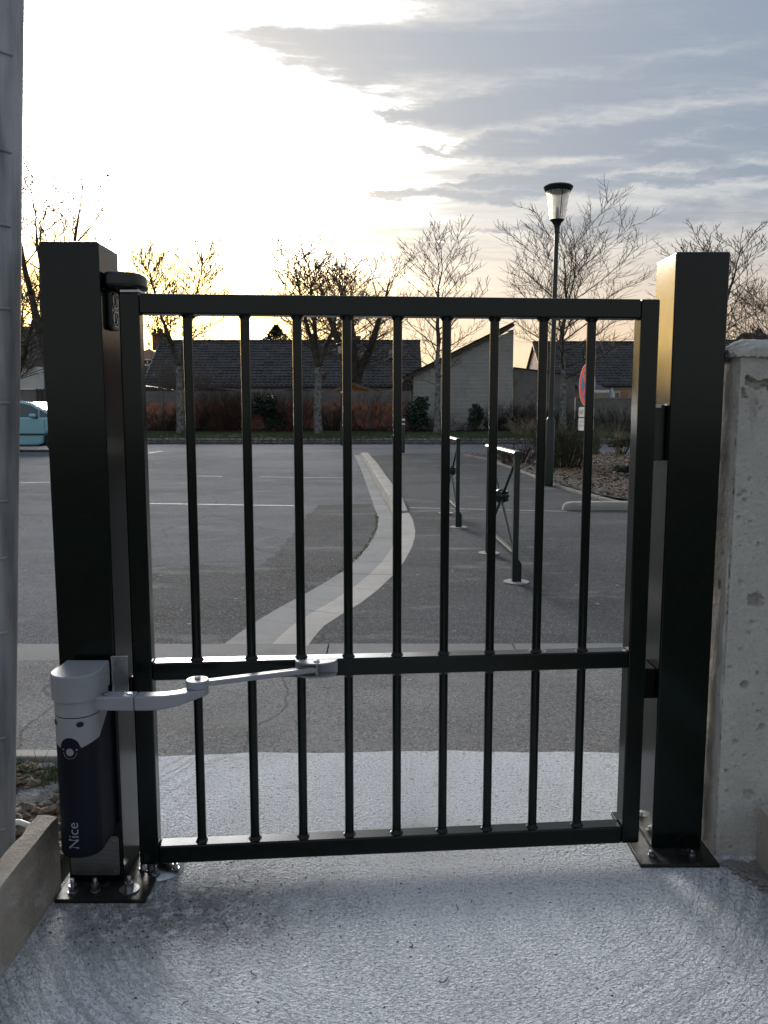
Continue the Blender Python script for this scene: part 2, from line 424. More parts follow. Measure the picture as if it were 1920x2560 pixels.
M['chips'] = mat('bark_chips', (.22, .185, .145), .85, .45, 7)
M['chips_brown'] = mat('brown_leaf_litter', (.20, .105, .052), .85, .45, 7)
M['bed'] = mat('bed_soil', (.085, .068, .052), .95, .35, 3, bump=1, bscale=25)
M['tile'] = mat('dark_roof_tile', (.030, .030, .033), .62, .35, 1.2, bump=.3, bscale=20, speck=.25, speck_scale=5, speck_col=(.10, .10, .085))
M['slate'] = mat('slate_roof', (.035, .04, .05), .35, .3, 1.5)
M['wall_white'] = mat('white_house_render', (.62, .62, .60), .85, .1, 1)
M['wall_cream'] = mat('cream_house_render', (.50, .43, .31), .85, .1, 1)
M['wall_pink'] = mat('pink_house_render', (.45, .34, .27), .85, .12, 1)
M['gutterpipe'] = mat('zinc_gutter', (.055, .055, .06), .4, .15, 4, metal=.4)
M['brick_red'] = mat('red_block', (.36, .165, .105), .9, .55, .9, bump=.4, bscale=30, speck=.4, speck_scale=12, speck_col=(.09, .06, .05))
M['wood'] = mat('stained_timber', (.30, .15, .055), .7, .3, 4, stretch=(1, 1, 12))
M['wood_dark'] = mat('weathered_timber', (.085, .072, .06), .8, .3, 4, stretch=(1, 1, 10))
M['chimney'] = mat('chimney_brick', (.22, .095, .06), .9, .3, 8, bump=.3, bscale=20)
M['pane'] = mat('window_glass', (.03, .035, .04), .06, .1, 1, spec=.8)
M['car_paint'] = mat('turquoise_car_paint', (.22, .47, .55), .25, .03, 2, metal=.25, coat=1)
M['car_glass'] = mat('car_glass', (.03, .045, .05), .04, .1, 1, spec=.9)
M['rubber'] = mat('tyre_rubber', (.015, .015, .015), .8, .15, 8)
M['alloy'] = mat('alloy_wheel', (.45, .46, .48), .3, .08, 8, metal=.8)
M['red_sign'] = mat('red_reflective_sheet', (.85, .045, .012), .6, .04, 3, spec=.15)
M['blue_sign'] = mat('blue_reflective_sheet', (.03, .10, .40), .6, .04, 3, spec=.15)
M['ink'] = mat('black_print', (.015, .015, .016), .5, .05, 3)
M['ink_grey'] = mat('grey_blue_print', (.25, .28, .33), .5, .05, 3)
M['awning'] = mat('dark_awning_cloth', (.018, .028, .045), .7, .15, 3)
def glassy():
    m_ = bpy.data.materials.new('ribbed_lantern_glass'); m_.use_nodes = True
    t = m_.node_tree; b = t.nodes['Principled BSDF']; q = NT(t)
    n = q.noise(q.obj(), 6, 3)
    t.links.new(q.mix(n, (.86, .84, .80), (.76, .74, .70)), b.inputs['Base Color'])
    b.inputs['Roughness'].default_value = .35; b.inputs['Transmission Weight'].default_value = .75; b.inputs['IOR'].default_value = 1.15
    return m_
M['lantern_glass'] = glassy()

# ------------------------------------------------------------------ ground sheets (apron top is z = 0)
def sheet(name, pts, z, m_, parent=None):
    mb = MB(); mb.add([(p[0], p[1], z) for p in pts], [tuple(range(len(pts)))])
    o = mb.build(name, m_, parent)
    return o
def struct(o): o['kind'] = 'structure'; return o
struct(sheet('ground', [(-1500, -60), (1500, -60), (1500, 3000), (-1500, 3000)], -.05, M['earth']))
struct(sheet('parking_lot', [(-70, 4.2), (70, 4.2), (70, 32.55), (-70, 32.55)], -.014, M['asphalt']))
struct(sheet('footway', [(-12, 2.45), (12, 2.45), (12, 4.06), (-12, 4.06)], -.006, M['asphalt_brown']))
strip = struct(MB().build('channel_strip', M['gutter_a'])) if False else None
strip = bpy.data.objects.new('drain_channel', None); COL.objects.link(strip); strip['kind'] = 'structure'
slabm = None
for i in range(-12, 13):
    o = MB().box((-.496, 4.05, -.05), (.496, 4.355, -.0045)).build('channel_slab', M['channel'], strip, bevel=.004) if slabm is None else bpy.data.objects.new('channel_slab', slabm)
    if slabm is None: slabm = o.data; bevp = True
    else:
        COL.objects.link(o); o.parent = strip
    o.location = (i * 1.0 + .2, 0, rnd.uniform(-.0015, .0015))
# dark reinstated asphalt beside the gutter
def resample_jit(pts, n, j_):
    res = []
    for a, b in zip(pts, pts[1:]):
        k = max(2, int(n * (b - a).length / sum((q - p).length for p, q in zip(pts, pts[1:]))))
        for i in range(k):
            p = a + (b - a) * (i / k); res.append(Vector((p.x + rnd.uniform(-j_, j_), p.y + rnd.uniform(-j_, j_), 0)))
    return res + [pts[-1]]
gl_ = [(477,1393),(520,1362),(560,1335),(610,1306),(650,1285),(695,1260),(735,1235),(765,1211),(790,1185),(806,1160),(815,1138),(817,1120),(814,1108)]
dark = [(140,1393)] + gl_ + [(806,1086),(690,1089),(655,1120),(600,1190),(540,1228),(440,1215),(320,1230),(200,1280)]
free_edge = resample_jit([G(*p) for p in dark[len(gl_) + 1:] + dark[:1]], 60, .035)
struct(sheet('dark_asphalt_patch', [G(*p) for p in gl_] + free_edge, -.010, M['asphalt_dark']))
gr_ = [(665,1393),(680,1372),(700,1350),(738,1325),(780,1300),(817,1272),(850,1240),(874,1210),(890,1180),(896,1160),(897,1145),(892,1122),(882,1105)]
kerb_r = [(882,1105),(860,1075),(836,1042),(818,1016),(800,992),(797,984)]
bed_edge = [(1005,984),(1050,992),(1100,1010),(1150,1028),(1190,1045),(1250,1065),(1310,1080),(1362,1092)]
walk = [G(*p) for p in gr_ + kerb_r[1:]] + [G(900,979), G(1005,978)] + [Vector((30, 27, 0)), Vector((30, 4.35, 0))]
struct(sheet('pavement', walk, -.007, M['asphalt_walk']))
# white lines
def line(name, a, b, wd, z, label=None):
    a = Vector((a.x, a.y, 0)); b = Vector((b.x, b.y, 0)); d = (b - a).normalized(); n = Vector((-d.y, d.x, 0)) * wd / 2
    return struct(sheet(name, [a - n, b - n, b + n, a + n], z, M['line']))
line('parking_line', G(318,1086), G(645,1091), .075, -.0095)
line('parking_line', G(560,1029), G(752,1031), .08, -.0095)
line('parking_line', G(425,1027), G(480,1028), .08, -.0095)
line('parking_line', G(40,1042), G(118,1040), .12, -.0095)
line('parking_line', G(320,978), G(350,974), .14, -.0095)
line('pavement_line', G(884,1096), G(1225,1104), .05, -.003)

# concrete apron with curved far edge
def apron():
    far = []
    for i in range(33):
        x = -.86 + (2.2) * i / 32
        y = 2.87 + .045 * math.sin((x + .9) * 1.4) + .004 * math.sin(x * 9) + rnd.uniform(-.006, .006)
        far.append((x, y))
    pts = [(1.34, -1.2)] + far[::-1] + [(-.86, -1.2)]
    mb = MB(); n = len(pts)
    mb.add([(p[0], p[1], 0) for p in pts] + [(p[0], p[1], -.08) for p in pts], [tuple(range(n))] + [(i, (i+1) % n, n + (i+1) % n, n + i) for i in range(n)])
    return struct(mb.build('concrete_apron', M['slab']))
apron()

# curved gutter of cast sections
gut = bpy.data.objects.new('gutter', None); COL.objects.link(gut); gut['kind'] = 'structure'
def lerp(a, b, t): return a + (b - a) * t
LG = [G(*p) for p in gl_]; RG = [G(*p) for p in gr_]
MG = [lerp(l, r_, .55) for l, r_ in zip(LG, RG)]
for i in range(len(LG) - 1):
    for (A, B, za, zb, mm) in ((LG, MG, -.008, -.012, 'gutter_a'), (MG, RG, -.012, -.005, 'gutter_b')):
        t0, t1 = (.004, .996) if i % 3 else (.012, .996)
        a0, a1 = lerp(A[i], A[i+1], t0), lerp(A[i], A[i+1], t1)
        b0, b1 = lerp(B[i], B[i+1], t0), lerp(B[i], B[i+1], t1)
        mb = MB()
        vs = [(a0.x,a0.y,za),(b0.x,b0.y,zb),(b1.x,b1.y,zb),(a1.x,a1.y,za)]
        mb.add(vs + [(p[0], p[1], -.06) for p in vs], [(0,1,2,3),(0,4,5,1),(1,5,6,2),(2,6,7,3),(3,7,4,0)])
        mb.build('gutter_slab', M[mm], gut)
# straight part of the gutter and the raised kerb stones
kl = [(814,1108),(800,1070),(788,1035),(778,1008),(768,988),(764,982)]
kc = [(846,1107),(824,1070),(806,1035),(793,1008),(780,988),(775,982)]
kr = [(882,1106),(855,1070),(832,1036),(815,1010),(797,989),(791,982)]
def resample(pts, n):
    d = [0]
    for a, b in zip(pts, pts[1:]): d.append(d[-1] + (b - a).length)
    res = []
    for i in range(n):
        s_ = d[-1] * i / (n - 1); j = 0
        while j < len(pts) - 2 and d[j+1] < s_: j += 1
        res.append(lerp(pts[j], pts[j+1], (s_ - d[j]) / max(1e-6, d[j+1] - d[j])))
    return res
NK = 14
KL, KC, KR = [resample([G(*p) for p in q_], NK + 1) for q_ in (kl, kc, kr)]
for i in range(NK):
    a0, a1, b0, b1 = [lerp(A[i], A[i+1], t) for A, t in ((KL,.006),(KL,.994),(KC,.006),(KC,.994))]
    mb = MB(); vs = [(a0.x,a0.y,-.008),(b0.x,b0.y,-.011),(b1.x,b1.y,-.011),(a1.x,a1.y,-.008)]
    mb.add(vs + [(p[0], p[1], -.06) for p in vs], [(0,1,2,3),(0,4,5,1),(1,5,6,2),(2,6,7,3),(3,7,4,0)])
    mb.build('gutter_slab', M['gutter_a'], gut)
kerb = bpy.data.objects.new('kerb', None); COL.objects.link(kerb); kerb['kind'] = 'structure'
for i in range(NK):
    a0, a1, b0, b1 = [lerp(A[i], A[i+1], t) for A, t in ((KC,.008),(KC,.992),(KR,.008),(KR,.992))]
    h0 = min(.11, .015 + .095 * i); h1 = min(.11, .015 + .095 * (i + 1))
    if i == NK - 1: h1 = .03
    top = [(a0 + (b0-a0)*.16, h0), (b0, h0), (b1, h1), (a1 + (b1-a1)*.16, h1)]
    bot = [a0, b0, b1, a1]
    mb = MB()
    mb.add([(p.x, p.y, z) for p, z in top] + [(p.x, p.y, -.05) for p in bot], [(0,1,2,3),(0,4,5,1),(1,5,6,2),(2,6,7,3),(3,7,4,0)])
    mb.build('kerb_stone', M['kerb'], kerb, bevel=.012)
# moss fringe between asphalt and gutter
mb = MB()
for i in range(len(LG) - 1):
    if i < 6: continue
    for k in range(60):
        p = lerp(LG[i], LG[i+1], rnd.random()); s_ = rnd.uniform(.004, .010)
        a = rnd.uniform(0, 6.3); q_ = Vector((math.cos(a), math.sin(a), 0)) * s_
        p = p + Vector((rnd.uniform(-.03, .01), rnd.uniform(-.02, .02), 0))
        mb.add([(p.x-q_.x, p.y-q_.y, -.01), (p.x+q_.x, p.y+q_.y, -.01), (p.x+rnd.uniform(-.01,.01), p.y, rnd.uniform(-.008,.004))], [(0,1,2)])
tag(mb.build('moss', M['moss']), 'yellow green moss fringe along the curved gutter edge', 'moss', kind='stuff')

# ------------------------------------------------------------------ verge, stone edging, grass
def verge_z(x, y):
    return .20 + .13 * max(0, min(1, (y - 32.8) / 8)) + .03 * math.sin(x * .7) * math.sin(y * .9)
mb = MB(); nx, ny = 80, 12; vs = []; fs = []
for j in range(ny + 1):
    for i in range(nx + 1):
        x = -40 + 80 * i / nx; y = 32.75 + 10.2 * j / ny
        vs.append((x, y, verge_z(x, y)))
for j in range(ny):
    for i in range(nx): a = j*(nx+1)+i; fs.append((a, a+1, a+nx+2, a+nx+1))
struct(mb.add(vs, fs).build('verge', M['lawn'], smooth=60))
mb = MB()
for i in range(52000):
    x = rnd.uniform(-22, 22); y = 32.8 + rnd.random() ** 1.5 * 6
    z = verge_z(x, y); h = rnd.uniform(.03, .10); a = rnd.uniform(0, 3.14); wd = .012
    cx_, cy_ = math.cos(a) * wd, math.sin(a) * wd
    lx, ly = rnd.uniform(-.03, .03), rnd.uniform(-.03, .03)
    mb.add([(x-cx_, y-cy_, z-.01), (x+cx_, y+cy_, z-.01), (x+lx, y+ly, z+h)], [(0,1,2)])
tag(mb.build('grass', M['grass']), 'short green grass on the verge below the garden wall', 'grass', kind='stuff')
def rock(mb, c, sx, sy, sz, mi=0, n=6):
    """lumpy stone of 2 rings and 2 poles"""
    a0 = rnd.uniform(0, 6.3); vs = [(c[0], c[1], c[2] - sz * .5)]
    for zz, rr_ in ((-.22, .8), (.2, 1.0)):
        for k in range(n):
            a = a0 + 2 * math.pi * k / n + rnd.uniform(-.2, .2); q_ = rr_ * rnd.uniform(.75, 1.1)
            vs.append((c[0] + math.cos(a) * sx * .5 * q_, c[1] + math.sin(a) * sy * .5 * q_, c[2] + sz * (zz + rnd.uniform(-.1, .1))))
    vs.append((c[0] + rnd.uniform(-.1,.1)*sx, c[1], c[2] + sz * .5))
    fs = []
    for k in range(n):
        k2 = (k+1) % n
        fs += [(0, 1+k2, 1+k), (1+k, 1+k2, 1+n+k2, 1+n+k), (1+n+k, 1+n+k2, 1+2*n)]
    mb.add(vs, fs, mi)
edging = thing('stone_edging', (0, 32.6, 0), 'low rough stone retaining edge between car park and grass verge', 'wall')
mb = MB(); mb.box((-26, .10, -.05), (26, .26, .19)); mb.build('core', M['render'], edging)
mb = MB(); x = -26
while x < 26:
    wd = rnd.uniform(.14, .34)
    for z in (.055, .155):
        rock(mb, (x + wd/2 + rnd.uniform(-.03,.03), .07 + rnd.uniform(-.02,.03), z), wd * .98, .16, rnd.uniform(.09, .13))
    x += wd
mb.build('stones', M['stone'], edging, kind='stuff')

# ------------------------------------------------------------------ gate
A_ = R(0)
gate_l, gate_r = Vector((-.6585, 2.080, 0)), Vector((.7235, 2.196, 0))
gd = gate_r - gate_l; GW = gd.length; GA = math.atan2(gd.y, gd.x)
gate = thing('gate', gate_l, 'dark green metal bar gate between two square posts', 'gate', rz=GA)
ginv = Matrix.Translation(gate_l) @ Matrix.Rotation(GA, 4, 'Z')
ginv.invert()
FT = .05
zb0, zb1, zm0, zm1, zt0, zt1 = .036, .086, .548, .596, 1.493, 1.543
gm = M['green_black']
MB().box((0, 0, zb0), (FT, FT, zt1)).build('stile', gm, gate, bevel=.004)
MB().box((GW - FT, 0, zb0), (GW, FT, zt1)).build('stile', gm, gate, bevel=.004)
for nm, z0, z1 in (('bottom_rail', zb0, zb1), ('middle_rail', zm0, zm1), ('top_rail', zt0, zt1)):
    MB().box((FT + .0005, .0012, z0), (GW - FT - .0005, FT - .0012, z1)).build(nm, gm, gate, bevel=.004)
bt = [404,532,644,750,863,967,1070,1173,1277]; bb = [437,548,653,754,853,953,1050,1150,1246]
def gate_local_x(px_, py_):
    d = ray(px_, py_); o = Vector((0, 0, HC))
    n_ = Vector((-math.sin(GA), math.cos(GA), 0)); c0 = gate_l + n_ * .025
    t = (c0 - o).dot(n_) / d.dot(n_)
    return (ginv @ (o + d * t)).x
def weld(mb, x, z, s_):
    n = 14; ring = []
    for k in range(n):
        a = 2*math.pi*k/n; ring.append((x + math.cos(a)*.0175*rnd.uniform(.9,1.15), .025 + math.sin(a)*.0175*rnd.uniform(.9,1.1), z))
    up = [(x + math.cos(2*math.pi*k/n)*.0122, .025 + math.sin(2*math.pi*k/n)*.0122, z + s_*rnd.uniform(.006,.010)) for k in range(n)]
    mb.add(ring + up, [(k, (k+1)%n, n+(k+1)%n, n+k) for k in range(n)])
for i in range(9):
    x = .5 * (gate_local_x(bt[i], 680) + gate_local_x(bb[i], 1815))
    for (z0, z1) in ((zb1, zm0), (zm1, zt0)):
        b = MB().tube([(x, .025, z0 - .002), (x, .025, z1 + .002)], .0122, 16).build('bar', gm, gate, smooth=40)
        for zz, s_ in ((z0 + .0003, 1), (z1 - .0003, -1)):
            mb = MB(); weld(mb, x, zz, s_); mb.build('weld', gm, b, smooth=70)

# ------------------------------------------------------------------ posts
def bolt(parent, x, y, z, r=.011, washer=.019, h=.022, name='bolt', rod=.5):
    mb = MB()
    mb.lathe([(washer, 0), (washer, .0028)], 18, (x, y, z))
    a0 = rnd.uniform(0, 1)
    mb.prism([(x + math.cos(a0 + k*math.pi/3)*r, y + math.sin(a0 + k*math.pi/3)*r) for k in range(6)], z + .0029, z + .0029 + h*.55)
    mb.lathe([(r*.52, 0), (r*.52, h*rod), (r*.4, h*rod + .002)], 12, (x, y, z + .003 + h*.55))
    return mb.build(name, M['zinc'], parent, smooth=35)
postA = thing('gate_post', (-.7635, 2.12, 0), 'dark square gate post carrying the grey motor unit', 'post')
mb = MB(); mb.box((-.0725, -.075, .0115), (.0725, .075, 1.66)); shaft = mb.build('shaft', gm, postA, bevel=.005, seg=3)
MB().box((-.081, -.157, .0008), (.152, .11, .0112)).build('base_plate', M['dirty_plate'], postA, bevel=.002)
for x, y in ((-.045, -.123), (.012, -.120), (.098, -.112), (.128, .06), (.13, -.02)):
    bolt(postA, x, y, .0113, washer=.026 if x > .09 and y < -.1 else .013, h=.03)
# galvanised inspection cover on the post face
def rrect(x0, x1, z0, z1, r, n=5):
    o = []
    for cx_, cz_, a0 in ((x1-r, z1-r, 0), (x0+r, z1-r, 90), (x0+r, z0+r, 180), (x1-r, z0+r, 270)):
        for k in range(n+1):
            a = R(a0 + 90*k/n); o.append((cx_ + r*math.cos(a), cz_ + r*math.sin(a)))
    return o
cov = MB().prism(rrect(-.0645, .064, .031, .140, .008), -.0785, -.0757, 'y').build('cover_plate', M['stainless'], postA)
for x, z in ((-.052, .042), (.052, .042), (.052, .129), (-.052, .129)):
    MB().tube([(x, -.0786, z), (x, -.0802, z)], .0035, 12).build('screw', M['zinc'], cov)
MB().lathe([(.0, 0), (.012, .001)], 12, (0, 0, 0)).build('dent', gm, None) if False else None
# rear keypad edge seen over the far corner
MB().prism(rrect(-.03, .03, -.05, .05, .012), 0, .022, 'y').build('keypad', M['black_plastic'], postA, bevel=.003).location = (.055, .076, 1.565)
# hydraulic closer: hood and cam plate on the hinge side
hd = MB()
prof = [(0, -.055), (.045, -.055), (.072, -.045), (.085, -.02), (.088, .01), (.082, .045), (.06, .058), (0, .058)]
hd.prism(prof, 1.556, 1.594)
hood = hd.build('closer_hood', M['black_plastic'], postA, bevel=.009, seg=4, smooth=50); hood.location = (.0727, 0.005, 0)
MB().box((.030, -.03, 1.5445), (.080, .03, 1.5555)).build('closer_arm', M['zinc'], hood, bevel=.003)
plate = MB().prism(rrect(-.030, .030, 1.455, 1.552, .010), .0729, .0845, 'x').build('closer_plate', M['black_plastic'], postA, bevel=.003)
for zc_ in (1.482, 1.528):
    ring = [(.0853, p, q_) for p, q_ in rrect(-.017, .017, zc_ - .018, zc_ + .018, .010)]
    MB().tube(ring + [ring[0]], .0016, 6, cap=False).build('cam_frame', M['zinc'], plate, smooth=60)
    hook = [(.0853, .008*math.cos(R(a)), zc_ - .003 + .008*math.sin(R(a))) for a in range(-150, 110, 20)] + [(.0853, 0, zc_ + .012)]
    MB().tube(hook, .0018, 6).build('cam', M['zinc'], plate, smooth=60)
# hinges between post and gate stile
for z in (.50,):
    h_ = MB(); h_.tube([(.0885, .0, z - .022), (.0885, .0, z + .05)], .009, 14); h_.box((.0727, -.004, z - .015), (.083, .004, z + .045))
    h_.build('hinge', gm, postA, smooth=40)

postB = thing('gate_post', (.837, 2.293, 0), 'dark square gate post with latch keeper beside old concrete wall', 'post')
MB().box((-.071, -.08, .0115), (.071, .08, 1.667)).build('shaft', gm, postB, bevel=.005, seg=3)
MB().box((-.129, -.165, .0008), (.090, .135, .0112)).build('base_plate', M['dirty_plate'], postB, bevel=.002)
for x, y in ((-.083, -.118), (.03, -.118), (-.10, .11), (-.1, .02)):
    bolt(postB, x, y, .0113, r=.008, washer=.011, h=.016, rod=.12)
kp = MB().box((-.109, -.05, 1.118), (-.0715, .045, 1.270)).build('latch_keeper', M['black_plastic'], postB, bevel=.004)
MB().box((-.1105, -.0512, 1.262), (-.085, -.03, 1.2715)).build('keeper_edge', M['zinc'], kp)
MB().box((-.105, -.055, .445), (-.0715, .04, .532)).build('lower_stop', M['matte_black'], postB, bevel=.004)

# ground pivot below the hinge stile
pv = thing('pivot_bearing', (-.615, 2.125, 0), 'shiny domed steel ground pivot under the hinge corner of the gate', 'bearing')
mb = MB(); prof = [(.062, .001), (.060, .006), (.045, .013), (.028, .024), (.016, .027)]
mb.lathe(prof, 28); mb.build('dome', M['zinc'], pv, smooth=60)
MB().lathe([(.009, .026), (.009, .046)], 14).build('pin', M['zinc'], pv, smooth=40)
for k in range(3):
    a = R(200 + 70*k); bolt(pv, .047*math.cos(a), .047*math.sin(a), .0105, r=.008, washer=.011, h=.022)

# ------------------------------------------------------------------ gate operator (motor and articulated arm)
OX, OY = -.752, 1.9365
op = thing('gate_operator', (OX, OY, 0), 'tall grey and navy motor box with folding arm fixed to gate post', 'gate motor')
def dprof(r, back, n=28, wide=1.0):
    """front half round, flat back at +back"""
    o = [(-r, back)] if back else []
    for k in range(n + 1):
        a = R(180 + 180*k/n); o.append((r*wide*math.cos(a), r*math.sin(a) * .92))
    o.append((r, back))
    return o
BK = .108
def arch_body():
    # navy lower housing and grey collar share a curved seam with an arch in front
    r = .0515; prof = dprof(r, .085, 48)
    def seam(p):
        x, y = p
        if y > .0: return .462 + (y) * .62
        dxx = abs(x + .004)
        return .4735 - .0 if False else (.447 + math.sqrt(max(0, .024**2 - dxx**2)) * 1.05 if dxx < .024 else .4445 + (dxx - .024) * .42)
    lo = MB(); n = len(prof)
    zs = [(.985, .166), (1.0, .172)]
    vs = []; fs = []
    rows = [[(x*.96, y*.96, .1655) for x, y in prof], [(x, y, .172) for x, y in prof], [(x, y, .25) for x, y in prof], [(x, y, .38) for x, y in prof], [(x, y, seam((x, y)) - .0004) for x, y in prof]]
    for row in rows: vs += row
    for j in range(len(rows)-1):
        for i in range(n): i2 = (i+1) % n; fs.append((j*n+i, j*n+i2, (j+1)*n+i2, (j+1)*n+i))
    fs.append(tuple(range(n-1,-1,-1)))
    lo.add(vs, fs); a = lo.build('lower_housing', M['navy_plastic'], op, smooth=40)
    up = MB(); vs = []; fs = []
    k_ = 1.006
    rows = [[(x*k_, y*k_, seam((x, y)) + .0004) for x, y in prof], [(x*k_, y*k_, .5185) for x, y in prof], [(x*.985, y*.985, .5195) for x, y in prof]]
    for row in rows: vs += row
    for j in range(2):
        for i in range(n): i2 = (i+1) % n; fs.append((j*n+i, j*n+i2, (j+1)*n+i2, (j+1)*n+i))
    up.add(vs, fs); b = up.build('upper_housing', M['grey_plastic'], op, smooth=40)
    return a, b, r
lower, upper, RB = arch_body()
core = MB().prism(dprof(.046, .085), .42, .56).build('core', M['dark_hole'], op)
MB().box((-.049, .0855, .17), (.049, .1075, .60)).build('back_plate', M['navy_plastic'], op, bevel=.002)
# recesses for the fixing screws
for ang_ in (-55, 25):
    a = R(270 + ang_); x, y = RB*1.008*math.cos(a), RB*1.008*math.sin(a)*.92
    d = Vector((math.cos(a), math.sin(a), 0))
    c_ = Vector((x, y, .505)); u_ = Vector((-d.y, d.x, 0)); vs = [c_ + d*.0008 + u_*.009*math.cos(t_*math.pi/8) + Vector((0,0,.007*math.sin(t_*math.pi/8))) for t_ in range(16)]
    vs = [Vector((q_.x, q_.y, q_.z)) for q_ in vs]
    MB().add(vs, [tuple(range(16))]).build('screw_recess', M['dark_hole'], upper)
# rotating ring with arm root
ringo = MB().prism(dprof(.0520, .075, 36), .5215, .5605).build('arm_ring', M['grey_plastic'], op, bevel=.0015, smooth=40)
# cap: front half round, raised square back with concave shoulders
cp = []
for k in range(37):
    a = R(180 + 180*k/36); cp.append((.0575*math.cos(a), .0575*math.sin(a)*.95))
cp += [(.0570, .020), (.0530, .036), (.0535, .085), (-.0535, .085), (-.0530, .036), (-.0570, .020)]
cap = MB(); n = len(cp)
def capz(x, y): return .625
rows = [[(x, y, .5615) for x, y in cp], [(x, y, capz(x, y) - .003) for x, y in cp], [(x*.965, y*.965, capz(x, y)) for x, y in cp]]
vs = sum(rows, []); fs = []
for j in range(2):
    for i in range(n): i2 = (i+1) % n; fs.append((j*n+i, j*n+i2, (j+1)*n+i2, (j+1)*n+i))
vs.append((0, .02, .6275)); fs += [(2*n + i, 2*n + (i+1) % n, 3*n) for i in range(n)]; fs.append(tuple(range(n-1,-1,-1)))
cap.add(vs, fs); cap.build('cap', M['grey_plastic'], op, smooth=24)
# release key knob with its arc marks
kx = -.004
def on_front(x, z, off=.0012):
    y = -math.sqrt(max(0, 1 - (x / RB)**2)) * RB * .92 - off
    return (x, y, z)
MB().add([on_front(kx + .0095*math.cos(2*math.pi*k/24), .437 + .0095*math.sin(2*math.pi*k/24)) for k in range(24)], [tuple(range(24))]).build('key_cover', M['letter_grey'], lower)
arc = [on_front(kx + .0165*math.cos(R(a)), .437 + .0165*math.sin(R(a)), .0010) for a in range(185, 356, 10)]
MB().tube(arc, .0005, 5).build('key_mark', M['letter_grey'], lower)
for sx_ in (-1, 1):
    MB().add([on_front(kx + sx_*.0165 + dx_, .443 + dz_) for dx_, dz_ in ((-.002,-.002),(.002,-.002),(.002,.002),(-.002,.002))], [(0,1,2,3)]).build('key_mark', M['letter_grey'], lower)
# lettering reads upward along the housing
tm = text_mesh('Nice', .037)
for v_ in tm.vertices:
    tx, tz = v_.co.x, v_.co.y
    v_.co = Vector(on_front(-.0005 + .0 - tz + .008, .1885 + tx, .0009))
tm.materials.append(M['letter_grey'])
to = bpy.data.objects.new('lettering', tm); COL.objects.link(to); to.parent = lower
# arm: root block, curved lower arm, elbow, straight upper arm, gate bracket
def wl(p): return Vector((p[0] - OX, p[1] - OY, p[2]))
ELB = Vector((-.4665, 1.985, .567))
def flat_arm(name, path, widths, z0s, z1s, m_, parent, bevel=.004):
    mb = MB(); vs = []; fs = []
    pts = [Vector((p[0], p[1], 0)) for p in path]
    for i, p in enumerate(pts):
        t = (pts[min(i+1, len(pts)-1)] - pts[max(i-1, 0)]).normalized(); n_ = Vector((-t.y, t.x, 0)) * widths[i] / 2
        vs += [(p.x-n_.x, p.y-n_.y, z0s[i]), (p.x+n_.x, p.y+n_.y, z0s[i]), (p.x+n_.x, p.y+n_.y, z1s[i]), (p.x-n_.x, p.y-n_.y, z1s[i])]
    for i in range(len(pts)-1):
        for k in range(4): k2 = (k+1) % 4; fs.append((i*4+k, i*4+k2, (i+1)*4+k2, (i+1)*4+k))
    fs += [(3,2,1,0), tuple(len(pts)*4 - 4 + k for k in range(4))]
    mb.add(vs, fs); return mb.build(name, m_, parent, bevel=bevel, seg=3, smooth=38)
rt = [(-.735, 1.948), (-.70, 1.944), (-.66, 1.941), (-.6075, 1.938)]
root = flat_arm('arm_root', [wl((*p, 0)) for p in rt], [.050, .048, .044, .040], [.5285]*4, [.5615, .5625, .564, .565], M['grey_plastic'], ringo)
low = [(-.6055, 1.938), (-.575, 1.936), (-.54, 1.938), (-.51, 1.947), (-.485, 1.964), (-.463, 1.986)]
la = flat_arm('lower_arm', [wl((*p, 0)) for p in low], [.040, .038, .037, .037, .039, .042], [.5285, .529, .531, .536, .542, .546], [.565, .5655, .566, .5663, .5665, .5665], M['grey_plastic'], op)
def disc(name, c, r, z0, z1, m_, parent, n=30):
    c = wl(c); return MB().lathe([(r - .0015, z0), (r, z0 + .0015), (r, z1 - .002), (r - .002, z1)], n, (c.x, c.y, 0)).build(name, m_, parent, smooth=35)
for x in (-.682, -.623):
    disc('arm_screw', (x, 1.941, 0), .009, .5638, .5668, M['zinc'], root, 16)
disc('elbow_cup', ELB, .0265, .548, .5672, M['grey_plastic'], op)
ed = disc('elbow_disc', ELB, .0285, .5675, .587, M['grey_plastic'], op)
MB().lathe([(.0075, .587), (.0075, .5895), (.004, .593)], 6, tuple(wl((ELB.x, ELB.y, 0)))).build('elbow_bolt', M['zinc'], ed, smooth=30)
n_g = Vector((-math.sin(GA), math.cos(GA), 0)); xg = gate_local_x(684, 1455)
BRK = gate_l + Vector((math.cos(GA), math.sin(GA), 0)) * xg - n_g * .022
ua_path = [(ELB.x + .018, ELB.y + .002), (BRK.x, BRK.y)]
ua = flat_arm('upper_arm', [wl((*p, 0)) for p in ua_path], [.024, .024], [.570]*2, [.5835]*2, M['grey_plastic'], op, bevel=.003)
dv = (Vector((BRK.x, BRK.y, 0)) - Vector((ELB.x, ELB.y, 0))).normalized()
g0 = Vector((ELB.x, ELB.y, 0)) + dv * .035; g1 = Vector((ELB.x, ELB.y, 0)) + dv * (((Vector((BRK.x, BRK.y, 0)) - Vector((ELB.x, ELB.y, 0))).length) - .035)
flat_arm('arm_groove', [wl(g0), wl(g1)], [.005, .005], [.5825]*2, [.58375]*2, M['navy_plastic'], ua, bevel=0)
